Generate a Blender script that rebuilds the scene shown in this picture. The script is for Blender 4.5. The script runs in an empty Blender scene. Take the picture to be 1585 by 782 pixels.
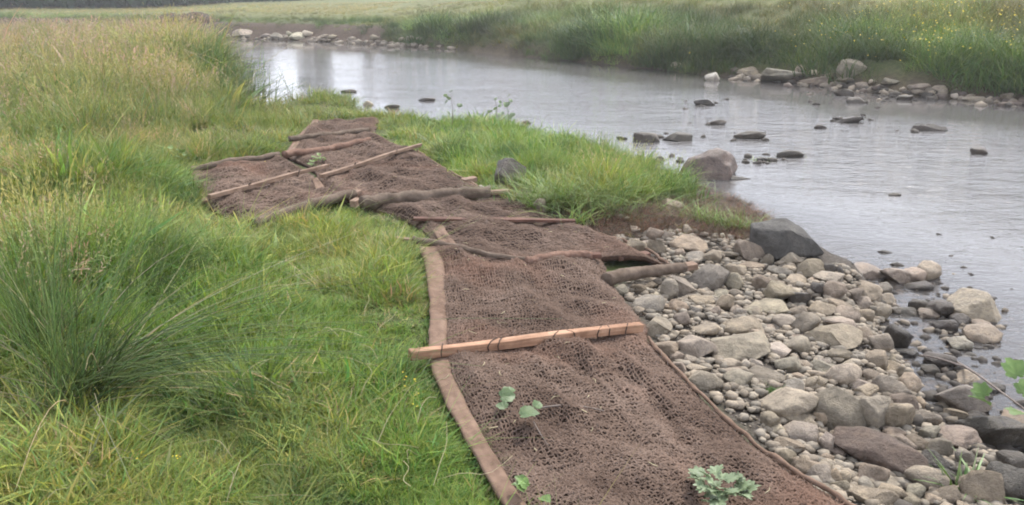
import bpy, bmesh, math, random
import numpy as np
from mathutils import Vector, Matrix

rad = math.radians
rng = np.random.default_rng(7)
random.seed(7)
scene = bpy.context.scene
COL = scene.collection

# ------------------------------------------------------------------ camera
CAMH, PITCH, HFOV = 2.05, 17.3, 62.0
cam_d = bpy.data.cameras.new('camera')
cam_d.sensor_width = 36.0
cam_d.lens = 18.0 / math.tan(rad(HFOV / 2))
cam_d.clip_start, cam_d.clip_end = 0.05, 3000
cam = bpy.data.objects.new('camera', cam_d)
cam.location = (0, 0, CAMH)
cam.rotation_euler = (rad(90 - PITCH), 0, 0)
COL.objects.link(cam)
scene.camera = cam

# ------------------------------------------------------------------ sky, sun, exposure
SUN_EL, SUN_AZ = 50.0, 30.0          # azimuth from +Y towards +X
world = bpy.data.worlds.new('World')
scene.world = world
world.use_nodes = True
wn, wl = world.node_tree.nodes, world.node_tree.links
wn.clear()
sky = wn.new('ShaderNodeTexSky'); sky.sky_type = 'NISHITA'; sky.sun_disc = False
sky.sun_elevation = rad(SUN_EL); sky.sun_rotation = rad(SUN_AZ)
sky.dust_density = 3.0
wtc = wn.new('ShaderNodeTexCoord')
wno = wn.new('ShaderNodeTexNoise'); wno.inputs['Scale'].default_value = 3.0; wno.inputs['Detail'].default_value = 5
wcr = wn.new('ShaderNodeValToRGB')
wcr.color_ramp.elements[0].position = 0.3; wcr.color_ramp.elements[0].color = (6.6, 7.2, 8.5, 1)
wcr.color_ramp.elements[1].position = 0.75; wcr.color_ramp.elements[1].color = (10.3, 10.8, 12.0, 1)
wmx = wn.new('ShaderNodeMix'); wmx.data_type = 'RGBA'; wmx.inputs[0].default_value = 0.86
wbg = wn.new('ShaderNodeBackground'); wbg.inputs['Strength'].default_value = 0.118
wou = wn.new('ShaderNodeOutputWorld')
wl.new(wtc.outputs['Generated'], wno.inputs['Vector'])
wl.new(wno.outputs['Fac'], wcr.inputs['Fac'])
wl.new(sky.outputs['Color'], wmx.inputs[6])
wl.new(wcr.outputs['Color'], wmx.inputs[7])
wl.new(wmx.outputs[2], wbg.inputs['Color'])
wl.new(wbg.outputs[0], wou.inputs['Surface'])

sun_d = bpy.data.lights.new('sun', 'SUN')
sun_d.energy = 3.0; sun_d.angle = rad(7); sun_d.color = (1.0, 0.95, 0.87)
sun = bpy.data.objects.new('sun', sun_d)
az, el = rad(SUN_AZ), rad(SUN_EL)
sdir = Vector((math.sin(az) * math.cos(el), math.cos(az) * math.cos(el), math.sin(el)))
sun.rotation_euler = sdir.to_track_quat('Z', 'Y').to_euler()
sun.location = (10, 30, 60)
COL.objects.link(sun)

scene.view_settings.view_transform = 'Standard'
scene.view_settings.look = 'None'
scene.view_settings.gamma = 1.0
scene.view_settings.use_curve_mapping = False
scene.view_settings.exposure = 0.98
scene.cycles.max_bounces = 5
scene.cycles.diffuse_bounces = 2
scene.cycles.glossy_bounces = 2
scene.cycles.transmission_bounces = 2
scene.cycles.transparent_max_bounces = 16
scene.cycles.volume_bounces = 0
scene.cycles.filter_width = 1.9
scene.cycles.sample_clamp_direct = 8.0
scene.cycles.sample_clamp_indirect = 4.0
scene.cycles.use_adaptive_sampling = True
scene.cycles.adaptive_threshold = 0.04

# ------------------------------------------------------------------ noise
def _hash(ix, iy, iz, s):
    n = (ix * 374761393 + iy * 668265263 + iz * 2147483647 + s * 1274126177) & 0xFFFFFFFF
    n = ((n ^ (n >> 13)) * 1274126177) & 0xFFFFFFFF
    n = (n ^ (n >> 16)) & 0xFFFFFFFF
    return n / 4294967295.0
def vnoise(x, y, z=0.0, seed=0):
    x, y, z = np.broadcast_arrays(np.asarray(x, float), np.asarray(y, float), np.asarray(z, float))
    ix, iy, iz = np.floor(x).astype(np.int64), np.floor(y).astype(np.int64), np.floor(z).astype(np.int64)
    fx, fy, fz = x - ix, y - iy, z - iz
    fx, fy, fz = [f * f * (3 - 2 * f) for f in (fx, fy, fz)]
    r = 0
    for a in (0, 1):
        for b in (0, 1):
            for c in (0, 1):
                w = (fx if a else 1 - fx) * (fy if b else 1 - fy) * (fz if c else 1 - fz)
                r = r + w * _hash(ix + a, iy + b, iz + c, seed)
    return r * 2 - 1
def fbm(x, y, z=0.0, seed=0, octv=4):
    a, t, s = 1.0, 0.0, 0.0
    for i in range(octv):
        t = t + a * vnoise(np.asarray(x) * 2 ** i, np.asarray(y) * 2 ** i, np.asarray(z) * 2 ** i, seed + 31 * i)
        s += a; a *= 0.5
    return t / s
def sstep(a, b, x):
    t = np.clip((x - a) / (b - a), 0, 1)
    return t * t * (3 - 2 * t)

# ------------------------------------------------------------------ photo rays -> places on the ground
F = 792.5 / math.tan(rad(HFOV / 2))
cp, sp = math.cos(rad(PITCH)), math.sin(rad(PITCH))
def ray(px, py):
    u = (np.asarray(px, float) - 792.5) / F
    v = (391.0 - np.asarray(py, float)) / F
    d = np.stack([u, cp + v * sp, -sp + v * cp], -1)
    return d
def at_z(px, py, z=0.0):
    d = ray(px, py)
    t = (z - CAMH) / d[..., 2]
    return d * t[..., None] + np.array([0, 0, CAMH])

def seg_dist(P, poly, closed=True):
    A = poly; B = np.roll(poly, -1, 0)
    if not closed: A, B = A[:-1], B[:-1]
    best = np.full(len(P), 1e9)
    for a, b in zip(A, B):
        ab = b - a
        t = np.clip(((P - a) @ ab) / max(ab @ ab, 1e-9), 0, 1)
        q = P - (a + t[:, None] * ab)
        best = np.minimum(best, (q * q).sum(1))
    return np.sqrt(best)
def inside(P, poly):
    x, y = P[:, 0], P[:, 1]
    r = np.zeros(len(P), bool)
    j = len(poly) - 1
    for i in range(len(poly)):
        xi, yi = poly[i]; xj, yj = poly[j]
        c = ((yi > y) != (yj > y))
        r ^= c & (x < (xj - xi) * (y - yi) / ((yj - yi) if yj != yi else 1e-9) + xi)
        j = i
    return r
def sdist(P, poly):
    d = seg_dist(P, poly)
    return np.where(inside(P, poly), d, -d)

# the near shore: photo point and the height of what is seen there (the bank top hides the waterline itself)
near_px = [(-400, 52, 0), (0, 58, 0), (150, 44, .6), (230, 42, .8), (300, 50, .9), (345, 62, .95), (365, 85, .95), (380, 120, .85), (393, 158, .55), (404, 170, .36), (440, 163, .3), (480, 155, .28), (530, 155, .28),
           (575, 166, .28), (600, 182, .26), (690, 190, .22), (800, 202, .18), (850, 228, .16), (930, 253, .16), (1000, 280, .16), (1046, 308, .12), (1100, 328, .05),
           (1180, 356, 0), (1262, 402, 0), (1320, 428, 0), (1385, 466, 0), (1384, 490, 0), (1376, 514, 0), (1392, 548, 0), (1410, 600, 0), (1450, 650, 0), (1520, 705, 0), (1650, 770, 0)]
a = np.array(near_px, float)
NEAR = np.vstack([at_z(a[:, 0], a[:, 1], a[:, 2])[:, :2], [[3.1, 2.2], [3.8, 0.0], [5, -10], [5, -90], [-300, -90], [-300, 60]]])
far_px = [(-400, 40), (0, 48), (200, 54), (350, 60), (450, 63), (530, 66), (600, 71), (700, 77), (800, 87), (900, 97), (1000, 107),
          (1060, 115), (1180, 124), (1300, 137), (1400, 148), (1530, 156), (1585, 161), (1800, 182), (2200, 225)]
a = np.array(far_px, float)
FAR = np.vstack([at_z(a[:, 0], a[:, 1])[:, :2], [[40, 0], [60, -90], [900, -90], [900, 900], [-900, 900], [-900, 75], [-300, 68]]])

base_px = [(100, 740, .46), (400, 700, .44), (620, 690, .42), (560, 480, .46), (750, 600, .40), (880, 700, .36), (1000, 620, .31), (1100, 720, .27), (1200, 700, .20),
           (1350, 720, .13), (1150, 580, .22), (1250, 520, .15), (1050, 470, .22), (1150, 430, .17), (1330, 600, .12), (1000, 410, .24), (820, 440, .37), (930, 500, .32),
           (500, 400, .47), (200, 430, .55), (60, 500, .55), (100, 300, .62), (300, 300, .54), (450, 290, .47), (650, 270, .40), (700, 340, .40), (820, 350, .33), (900, 368, .24),
           (750, 235, .46), (850, 285, .55), (900, 275, .56), (950, 290, .58), (1015, 298, .54), (880, 305, .48), (960, 312, .46), (920, 352, .25), (860, 336, .29), (1050, 352, .20), (1090, 336, .30), (1145, 350, .26), (540, 200, .36), (640, 190, .30), (300, 200, .58), (100, 150, .62), (250, 100, .62), (1000, 350, .22), (40, 60, .7)]
a = np.array(base_px)
BP = at_z(a[:, 0], a[:, 1], a[:, 2])[:, :2]; BZ = a[:, 2]
def idw(P, pts, vals):
    d2 = ((P[:, None, :] - pts[None]) ** 2).sum(2)
    rr = 0.16 * (0.30 + (pts ** 2).sum(1) * 0.018)
    w = 1.0 / (d2 + rr) ** 1.6
    return (w * vals).sum(1) / w.sum(1)

def H(x, y, full=False):
    x = np.atleast_1d(np.asarray(x, float)); y = np.atleast_1d(np.asarray(y, float))
    shp = x.shape
    P = np.stack([x.ravel(), y.ravel()], 1)
    dn = sdist(P, NEAR); df = sdist(P, FAR)
    b = idw(P, BP, BZ)
    wig = 0.10 * vnoise(P[:, 0] * 2.3, P[:, 1] * 2.3, seed=5)
    zn = b * sstep(-0.05, 0.34, dn + wig)
    zn = zn + 0.05 * fbm(P[:, 0] * .7, P[:, 1] * .7, seed=3) * sstep(0.2, 1.2, dn) * sstep(5, 9, np.hypot(P[:, 0], P[:, 1]))
    rise = np.clip(df, 0, None)
    wigf = 0.35 * vnoise(P[:, 0] * .5, P[:, 1] * .5, seed=9)
    rt = sstep(-14, 6, P[:, 0]); slope = 0.001 + 0.025 * rt
    zf = 0.55 * sstep(-0.1, 1.3, df + wigf) + (0.12 + 0.18 * rt) * sstep(1, 7, rise) + .80 * sstep(-6, 4, P[:, 0]) * sstep(.6, 9.5, rise) * (1 + .25 * vnoise(P[:, 0] * .4, P[:, 1] * .4, seed=15)) + slope * np.minimum(rise, 70) + 0.12 * fbm(P[:, 0] * .12, P[:, 1] * .12, seed=14) * sstep(2, 9, rise)
    bed = -0.05 - 0.20 * sstep(0.1, 2.6, -np.maximum(dn, df)) + 0.03 * fbm(P[:, 0] * 1.7, P[:, 1] * 1.7, seed=21)
    z = np.where(dn > -0.05, np.maximum(zn, -0.05 + 0 * zn), bed)
    edge = sstep(-0.35, -0.05, dn)
    z = np.where(dn > -0.05, zn - 0.05 * (1 - sstep(-0.05, 0.25, dn)), bed * (1 - edge) + (-0.05) * edge)
    z = np.where(df > -0.1, zf - 0.06 * (1 - sstep(-.1, .4, df)), z)
    z = z.reshape(shp)
    if full: return z, dn.reshape(shp), df.reshape(shp)
    return z

TS = np.exp(np.linspace(math.log(1.6), math.log(140), 420))
def ground(px, py, off=0.0):
    """where the sight line through a photo point meets the land (raised by off)"""
    px = np.atleast_1d(np.asarray(px, float)); py = np.atleast_1d(np.asarray(py, float))
    d = ray(px, py); out = np.zeros((len(px), 3))
    off = np.broadcast_to(off, px.shape)
    for i in range(0, len(px), 64):
        dd = d[i:i + 64]
        T = np.broadcast_to(TS, (len(dd), len(TS)))
        X, Y, Z = dd[:, :1] * T, dd[:, 1:2] * T, CAMH + dd[:, 2:3] * T
        g = Z - np.maximum(H(X, Y), -0.008) - off[i:i + 64, None]
        k = np.argmax(g < 0, 1); k = np.clip(k, 1, None)
        r = np.arange(len(dd))
        g0, g1 = g[r, k - 1], g[r, k]
        f = np.clip(g0 / (g0 - g1 + 1e-12), 0, 1)
        t = TS[k - 1] + f * (TS[k] - TS[k - 1])
        out[i:i + 64] = dd * t[:, None] + np.array([0, 0, CAMH])
    return out
def ground_fast(px, py, off=0.0, n=7):
    """the same on gently sloping land: a few fixed-point steps"""
    px = np.asarray(px, float); py = np.asarray(py, float)
    d = ray(px, py); z = np.full(len(px), .36)
    for k in range(n):
        P = d * ((z - CAMH) / d[:, 2])[:, None]
        z = .25 * z + .75 * (H(P[:, 0], P[:, 1]) + off)
    P = d * ((z - CAMH) / d[:, 2])[:, None]
    return P + np.array([0, 0, CAMH])
def gpoly(pts):
    a = np.array(pts, float)
    return ground(a[:, 0], a[:, 1])[:, :2]

# ------------------------------------------------------------------ mesh helpers
def mesh_np(name, V, faces=None, smooth=True, quads=None, tris=None):
    me = bpy.data.meshes.new(name)
    V = np.asarray(V, np.float32)
    loops, starts = [], []
    if quads is not None and len(quads):
        loops.append(np.asarray(quads, np.int32).ravel()); n4 = len(quads)
    else: n4 = 0
    if tris is not None and len(tris):
        loops.append(np.asarray(tris, np.int32).ravel()); n3 = len(tris)
    else: n3 = 0
    me.vertices.add(len(V)); me.vertices.foreach_set('co', V.ravel())
    if n3 + n4:
        L = np.concatenate(loops)
        me.loops.add(len(L)); me.loops.foreach_set('vertex_index', L)
        st = np.concatenate([np.arange(n4) * 4, n4 * 4 + np.arange(n3) * 3]).astype(np.int32)
        me.polygons.add(n3 + n4); me.polygons.foreach_set('loop_start', st)
        if smooth: me.polygons.foreach_set('use_smooth', np.ones(n3 + n4, bool))
    me.update(calc_edges=True); me.validate()
    return me
def link(name, me, mat=None, parent=None, col=None):
    o = bpy.data.objects.new(name, me)
    (col or COL).objects.link(o)
    if mat is not None and me is not None and len(me.materials) == 0: me.materials.append(mat)
    if parent is not None: o.parent = parent
    return o
def tag(o, label=None, cat=None, group=None, kind=None):
    if label: o['label'] = label
    if cat: o['category'] = cat
    if group: o['group'] = group
    if kind: o['kind'] = kind
    return o
def thing(name, label, cat, loc=(0, 0, 0), group=None):
    o = bpy.data.objects.new(name, None); COL.objects.link(o)
    o.empty_display_size = 0.1; o.location = loc
    return tag(o, label, cat, group)
def child(name, me, mat, parent):
    """a part whose mesh is in world coordinates"""
    o = link(name, me, mat, parent)
    o.matrix_parent_inverse = Matrix.Translation(-Vector(parent.location))
    return o
def attr(me, name, data, typ='FLOAT', dom='POINT'):
    at = me.attributes.new(name, typ, dom)
    key = {'FLOAT': 'value', 'INT': 'value', 'FLOAT_VECTOR': 'vector', 'FLOAT_COLOR': 'color'}[typ]
    at.data.foreach_set(key, np.asarray(data, np.int32 if typ == 'INT' else np.float32).ravel())

def tube(path, radius, ns=8, cap=True, squash=1.0, wob=None):
    P = np.asarray(path, float); n = len(P)
    R = np.broadcast_to(np.asarray(radius, float), (n,))
    T = np.gradient(P, axis=0); T /= np.linalg.norm(T, axis=1)[:, None] + 1e-9
    up = np.array([0, 0, 1.0]); up = up if abs(T[0] @ up) < .95 else np.array([1.0, 0, 0])
    S = np.cross(T, up); S /= np.linalg.norm(S, axis=1)[:, None] + 1e-9
    U = np.cross(S, T)
    a = np.linspace(0, 2 * math.pi, ns, endpoint=False)
    ca, sa = np.cos(a), np.sin(a)
    rr = R[:, None] * np.ones(ns) if wob is None else R[:, None] * wob
    V = P[:, None] + rr[..., None] * (ca[None, :, None] * S[:, None] + squash * sa[None, :, None] * U[:, None])
    V = V.reshape(-1, 3)
    i = np.arange(n - 1)[:, None] * ns; j = np.arange(ns)[None]; j2 = (j + 1) % ns
    Q = np.stack([i + j, i + j2, i + ns + j2, i + ns + j], -1).reshape(-1, 4)
    tr = []
    if cap:
        V = np.vstack([V, P[0], P[-1]]); c0, c1 = n * ns, n * ns + 1
        for k in range(ns):
            tr.append((c0, (k + 1) % ns, k)); tr.append((c1, (n - 1) * ns + k, (n - 1) * ns + (k + 1) % ns))
    return V, Q, np.array(tr, int).reshape(-1, 3)
class Acc:
    def __init__(s): s.V, s.Q, s.T, s.n = [], [], [], 0
    def add(s, V, Q=None, T=None):
        s.V.append(np.asarray(V, float))
        if Q is not None and len(Q): s.Q.append(np.asarray(Q) + s.n)
        if T is not None and len(T): s.T.append(np.asarray(T) + s.n)
        s.n += len(V)
    def mesh(s, name, smooth=True):
        return mesh_np(name, np.vstack(s.V), smooth=smooth, quads=np.vstack(s.Q) if s.Q else None, tris=np.vstack(s.T) if s.T else None)
def grid_quads(n, m):
    i = np.arange(n - 1)[:, None] * m; j = np.arange(m - 1)[None]
    return np.stack([i + j, i + j + 1, i + m + j + 1, i + m + j], -1).reshape(-1, 4)

# ------------------------------------------------------------------ materials
class MatB:
    def __init__(s, name):
        s.m = bpy.data.materials.new(name); s.m.use_nodes = True
        s.n, s.l = s.m.node_tree.nodes, s.m.node_tree.links
        s.b = s.n['Principled BSDF']; s.out = s.n['Material Output']
    def new(s, t, **kw):
        o = s.n.new(t)
        for k, v in kw.items():
            if k in o.inputs: o.inputs[k].default_value = v
            else: setattr(o, k, v)
        return o
    def noise(s, scale, detail=4, rough=.55, vec=None, dist=0.0):
        o = s.new('ShaderNodeTexNoise'); o.inputs['Scale'].default_value = scale; o.inputs['Detail'].default_value = detail
        o.inputs['Roughness'].default_value = rough; o.inputs['Distortion'].default_value = dist
        if vec is not None: s.l.new(vec, o.inputs['Vector'])
        return o.outputs['Fac']
    def ramp(s, fac, stops):
        o = s.new('ShaderNodeValToRGB'); e = o.color_ramp.elements
        e[0].position, e[0].color = stops[0][0], (*stops[0][1], 1)
        e[1].position, e[1].color = stops[-1][0], (*stops[-1][1], 1)
        for p, c in stops[1:-1]:
            k = e.new(p); k.color = (*c, 1)
        s.l.new(fac, o.inputs['Fac']); return o.outputs['Color']
    def mix(s, fac, a, b, mode='MIX'):
        o = s.new('ShaderNodeMix'); o.data_type = 'RGBA'; o.blend_type = mode
        for sock, v in ((o.inputs[0], fac), (o.inputs[6], a), (o.inputs[7], b)):
            if isinstance(v, (int, float)): sock.default_value = v
            elif isinstance(v, tuple): sock.default_value = (*v, 1)
            else: s.l.new(v, sock)
        return o.outputs[2]
    def math(s, op, a, b=0.0):
        o = s.new('ShaderNodeMath'); o.operation = op
        for sock, v in ((o.inputs[0], a), (o.inputs[1], b)):
            if isinstance(v, (int, float)): sock.default_value = v
            else: s.l.new(v, sock)
        return o.outputs[0]
    def coord(s, which='Object', scale=None, rot=None):
        c = s.new('ShaderNodeTexCoord').outputs[which]
        if scale or rot:
            mp = s.new('ShaderNodeMapping')
            if scale: mp.inputs['Scale'].default_value = scale
            if rot: mp.inputs['Rotation'].default_value = rot
            s.l.new(c, mp.inputs['Vector']); c = mp.outputs['Vector']
        return c
    def pos(s): return s.new('ShaderNodeNewGeometry').outputs['Position']
    def attr(s, name, typ='GEOMETRY'):
        o = s.new('ShaderNodeAttribute'); o.attribute_name = name; o.attribute_type = typ
        return o
    def bump(s, h, strength=.5, dist=.01):
        o = s.new('ShaderNodeBump'); o.inputs['Strength'].default_value = strength; o.inputs['Distance'].default_value = dist
        s.l.new(h, o.inputs['Height']); s.l.new(o.outputs['Normal'], s.b.inputs['Normal']); return o.outputs['Normal']
    def color(s, c): s.l.new(c, s.b.inputs['Base Color'])
    def rough(s, v):
        if isinstance(v, (int, float)): s.b.inputs['Roughness'].default_value = v
        else: s.l.new(v, s.b.inputs['Roughness'])
    def spec(s, v): s.b.inputs['Specular IOR Level'].default_value = v

def m_ground():
    m = MatB('ground_earth'); p = m.pos()
    n1 = m.noise(1.7, 5, .6, p); n2 = m.noise(14, 5, .6, p); n3 = m.noise(60, 4, .6, p)
    grass = m.ramp(n2, [(.3, (.030, .036, .012)), (.55, (.055, .070, .018)), (.75, (.10, .095, .04))])
    straw = m.ramp(n1, [(.3, (.075, .09, .03)), (.7, (.145, .14, .055))])
    grass = m.mix(m.attr('field').outputs['Fac'], grass, straw)
    soil = m.ramp(n2, [(.3, (.030, .020, .013)), (.7, (.085, .058, .040))])
    grav = m.ramp(n3, [(.3, (.026, .021, .017)), (.55, (.065, .054, .044)), (.75, (.13, .115, .095))])
    bed = m.ramp(n2, [(.3, (.045, .034, .024)), (.7, (.11, .085, .06))])
    c = m.mix(m.attr('soil').outputs['Fac'], grass, soil)
    c = m.mix(m.attr('gravel').outputs['Fac'], c, grav)
    c = m.mix(m.attr('bed').outputs['Fac'], c, bed)
    m.color(c); m.rough(.9); m.spec(.2)
    m.bump(n3, .7, .015)
    return m.m
def m_water():
    m = MatB('river_water'); p = m.pos()
    mp = m.new('ShaderNodeMapping'); mp.inputs['Rotation'].default_value = (0, 0, rad(28)); mp.inputs['Scale'].default_value = (1.0, 2.3, 1)
    m.l.new(p, mp.inputs['Vector']); v = mp.outputs['Vector']
    w1 = m.noise(2.2, 4, .55, v, .6); w2 = m.noise(9, 3, .55, v, .5); w3 = m.noise(.45, 2, .5, v)
    rif = m.attr('riffle').outputs['Fac']
    h = m.math('ADD', m.math('MULTIPLY', w1, 1.0), m.math('MULTIPLY', w2, .42))
    h = m.math('MULTIPLY', h, m.math('MULTIPLY', rif, m.math('ADD', m.math('MULTIPLY', w3, 1.4), .3)))
    bp = m.new('ShaderNodeBump'); bp.inputs['Strength'].default_value = 1.0; bp.inputs['Distance'].default_value = .032
    m.l.new(h, bp.inputs['Height'])
    fr = m.new('ShaderNodeFresnel'); fr.inputs['IOR'].default_value = 1.333; m.l.new(bp.outputs[0], fr.inputs['Normal'])
    gl = m.new('ShaderNodeBsdfGlossy'); gl.inputs['Roughness'].default_value = .035; m.l.new(bp.outputs[0], gl.inputs['Normal'])
    gl.inputs['Color'].default_value = (1, 1, 1, 1)
    tr = m.new('ShaderNodeBsdfTransparent'); tr.inputs['Color'].default_value = (.62, .52, .42, 1)
    df = m.new('ShaderNodeBsdfDiffuse'); df.inputs['Color'].default_value = (.120, .112, .108, 1)
    mu = m.new('ShaderNodeMixShader'); m.l.new(m.attr('murk').outputs['Fac'], mu.inputs[0]); m.l.new(tr.outputs[0], mu.inputs[1]); m.l.new(df.outputs[0], mu.inputs[2])
    ms = m.new('ShaderNodeMixShader'); m.l.new(fr.outputs[0], ms.inputs[0]); m.l.new(mu.outputs[0], ms.inputs[1]); m.l.new(gl.outputs[0], ms.inputs[2])
    m.l.new(ms.outputs[0], m.out.inputs['Surface'])
    return m.m
def m_grass(name='grass_blade', transl=.32):
    m = MatB(name)
    t = m.attr('tint', 'INSTANCER').outputs['Color']
    c = m.attr('bcol').outputs['Color']
    col = m.mix(1.0, t, c, 'MULTIPLY')
    m.color(col); m.rough(.55); m.spec(.25)
    tl = m.new('ShaderNodeBsdfTranslucent')
    g = m.mix(.5, col, m.mix(1.0, col, (1.25, 1.15, .5), 'MULTIPLY'))
    m.l.new(g, tl.inputs['Color'])
    ms = m.new('ShaderNodeMixShader'); ms.inputs[0].default_value = transl
    m.l.new(m.b.outputs[0], ms.inputs[1]); m.l.new(tl.outputs[0], ms.inputs[2]); m.l.new(ms.outputs[0], m.out.inputs['Surface'])
    return m.m
def m_leaf(name, c0, c1, transl=.3, objcol=False):
    m = MatB(name)
    n = m.noise(30, 4, .6, m.pos())
    c = m.ramp(n, [(.3, c0), (.7, c1)])
    if objcol is not False:
        b = m.attr('bcol').outputs['Color']; c = m.mix(1.0, c, b, 'MULTIPLY')
    m.color(c); m.rough(.5); m.spec(.3)
    tl = m.new('ShaderNodeBsdfTranslucent'); m.l.new(c, tl.inputs['Color'])
    ms = m.new('ShaderNodeMixShader'); ms.inputs[0].default_value = transl
    m.l.new(m.b.outputs[0], ms.inputs[1]); m.l.new(tl.outputs[0], ms.inputs[2]); m.l.new(ms.outputs[0], m.out.inputs['Surface'])
    return m.m
def m_stone(name, wet=False):
    m = MatB(name); p = m.pos()
    oi = m.new('ShaderNodeObjectInfo')
    n1 = m.noise(9, 5, .62, p, .4); n2 = m.noise(45, 5, .65, p); n3 = m.noise(160, 3, .6, p)
    base = oi.outputs['Color']
    f = m.ramp(n1, [(.25, (.46, .44, .41)), (.5, (.92, .90, .86)), (.72, (1.28, 1.24, 1.14))])
    c = m.mix(1.0, base, f, 'MULTIPLY')
    f2 = m.ramp(n2, [(.3, (.72, .70, .68)), (.5, (1, 1, 1)), (.72, (1.22, 1.2, 1.15))])
    c = m.mix(.8, c, f2, 'MULTIPLY')
    f3 = m.ramp(n3, [(.35, (.8, .8, .8)), (.65, (1.12, 1.12, 1.12))])
    c = m.mix(.7, c, f3, 'MULTIPLY')
    m.color(c)
    if wet: m.rough(m.ramp(n1, [(.3, (.35,) * 3), (.7, (.6,) * 3)])); m.spec(.3)
    else: m.rough(.82); m.spec(.28)
    h = m.math('ADD', m.math('MULTIPLY', n2, 1.0), m.math('MULTIPLY', n3, .35))
    m.bump(h, .85, .02)
    return m.m
def m_gravel():
    m = MatB('gravel_pebbles'); c = m.attr('pcol').outputs['Color']
    n = m.noise(90, 4, .6, m.pos())
    m.color(m.mix(.8, c, m.ramp(n, [(.3, (.65, .63, .6)), (.7, (1.2, 1.18, 1.12))]), 'MULTIPLY')); m.rough(.8); m.spec(.3); m.bump(n, .4, .005)
    return m.m
def m_coir(name, c0, c1, c2, red=.55, scale=1.0):
    m = MatB(name); p = m.pos()
    n1 = m.noise(2.6 * scale, 4, .6, p, .3); n2 = m.noise(55, 4, .6, p); n0 = m.noise(1.3, 3, .5, p)
    c = m.ramp(n1, [(.30, c0), (.52, c1), (.72, c2)])
    r = m.ramp(n0, [(.52, (0, 0, 0)), (.70, (red,) * 3)])
    c = m.mix(r, c, (.15, .080, .055))
    c = m.mix(.75, c, m.ramp(n2, [(.3, (.6, .58, .56)), (.7, (1.3, 1.28, 1.25))]), 'MULTIPLY')
    m.color(c); m.rough(.92); m.spec(.12); m.bump(n2, .6, .006)
    return m.m
def m_cloth(name, c0, c1):
    m = MatB(name); p = m.pos()
    n1 = m.noise(7, 4, .6, p); n2 = m.noise(260, 2, .6, p); n3 = m.noise(28, 4, .6, p)
    c = m.ramp(n1, [(.3, c0), (.7, c1)])
    c = m.mix(.6, c, m.ramp(n3, [(.3, (.72, .7, .68)), (.7, (1.18, 1.16, 1.14))]), 'MULTIPLY')
    m.color(c); m.rough(.9); m.spec(.12)
    m.bump(m.math('ADD', m.math('MULTIPLY', n2, .5), n3), .45, .004)
    return m.m
def m_wood(name, c0, c1, c2):
    m = MatB(name); v = m.coord('Object', (1.2, 26, 26))
    n = m.noise(2.2, 5, .6, v, 1.2); n2 = m.noise(9, 4, .6, m.coord('Object')); n3 = m.noise(1.6, 3, .5, m.pos())
    c = m.ramp(n, [(.28, c0), (.5, c1), (.74, c2)])
    c = m.mix(.8, c, m.ramp(n2, [(.3, (.50, .46, .43)), (.65, (1.12, 1.1, 1.08))]), 'MULTIPLY')
    c = m.mix(.7, c, m.ramp(n3, [(.35, (.62, .56, .52)), (.6, (1.05, 1.05, 1.05))]), 'MULTIPLY')
    m.color(c); m.rough(.8); m.spec(.2); m.bump(n, .35, .003)
    return m.m
def m_plain(name, c, rough=.8, var=.25, scale=20):
    m = MatB(name); n = m.noise(scale, 4, .6, m.pos())
    m.color(m.ramp(n, [(.3, tuple(x * (1 - var) for x in c)), (.7, tuple(x * (1 + var) for x in c))])); m.rough(rough); m.spec(.2)
    return m.m

M = dict(
    ground=m_ground(), water=m_water(), grass=m_grass(), stone=m_stone('river_stone'), wetstone=m_stone('wet_stone', True), gravel=m_gravel(),
    back=m_coir('coir_blanket', (.026, .016, .011), (.044, .028, .020), (.066, .043, .032)),
    net=m_coir('coir_netting', (.084, .057, .044), (.130, .091, .071), (.178, .130, .104)),
    hem=m_cloth('coir_hem', (.118, .076, .054), (.185, .125, .092)),
    roll=m_cloth('coir_roll_cloth', (.085, .062, .046), (.150, .114, .088)),
    rollred=m_cloth('coir_roll_rust', (.125, .075, .055), (.19, .118, .088)),
    pine=m_wood('fresh_pine', (.26, .145, .092), (.40, .240, .155), (.52, .35, .24)),
    pinew=m_wood('weathered_pine', (.15, .10, .07), (.24, .165, .12), (.33, .24, .18)),
    redwood=m_wood('rusty_board', (.085, .045, .033), (.125, .066, .048), (.165, .095, .072)),
    twig=m_plain('grey_twig', (.16, .13, .11)), bark=m_plain('tree_bark', (.10, .08, .06)),
    soil=m_plain('bare_earth', (.052, .036, .026), .95, .45, 9), cord=m_plain('dark_cord', (.05, .035, .028), .9),
)
print('materials ok')

# ------------------------------------------------------------------ zones on the land
MATZ = gpoly([(488, 187), (587, 185), (583, 215), (650, 235), (738, 290), (775, 300), (885, 347), (1030, 410), (1000, 430), (955, 447), (1005, 515), (1060, 585), (1175, 695), (1310, 790), (1420, 860), (830, 860),
              (770, 785), (725, 700), (685, 620), (663, 560), (660, 500), (655, 395), (635, 352), (555, 320), (395, 352), (322, 347), (288, 265), (440, 243)])
STONEZ = gpoly([(770, 296), (820, 305), (850, 335), (900, 368), (1000, 362), (1060, 356), (1180, 372), (1275, 408), (1330, 430), (1390, 470), (1380, 515), (1415, 600), (1460, 655), (1600, 730), (1700, 800), (1420, 860), (1310, 790),
                (1060, 585), (1005, 515), (955, 447), (1030, 410), (885, 347)])
SOILZ = gpoly([(765, 292), (800, 288), (845, 312), (900, 322), (960, 318), (1010, 306), (1050, 306), (1100, 325), (1180, 352), (1185, 378), (1060, 368), (900, 372), (850, 338), (820, 310)])

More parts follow.
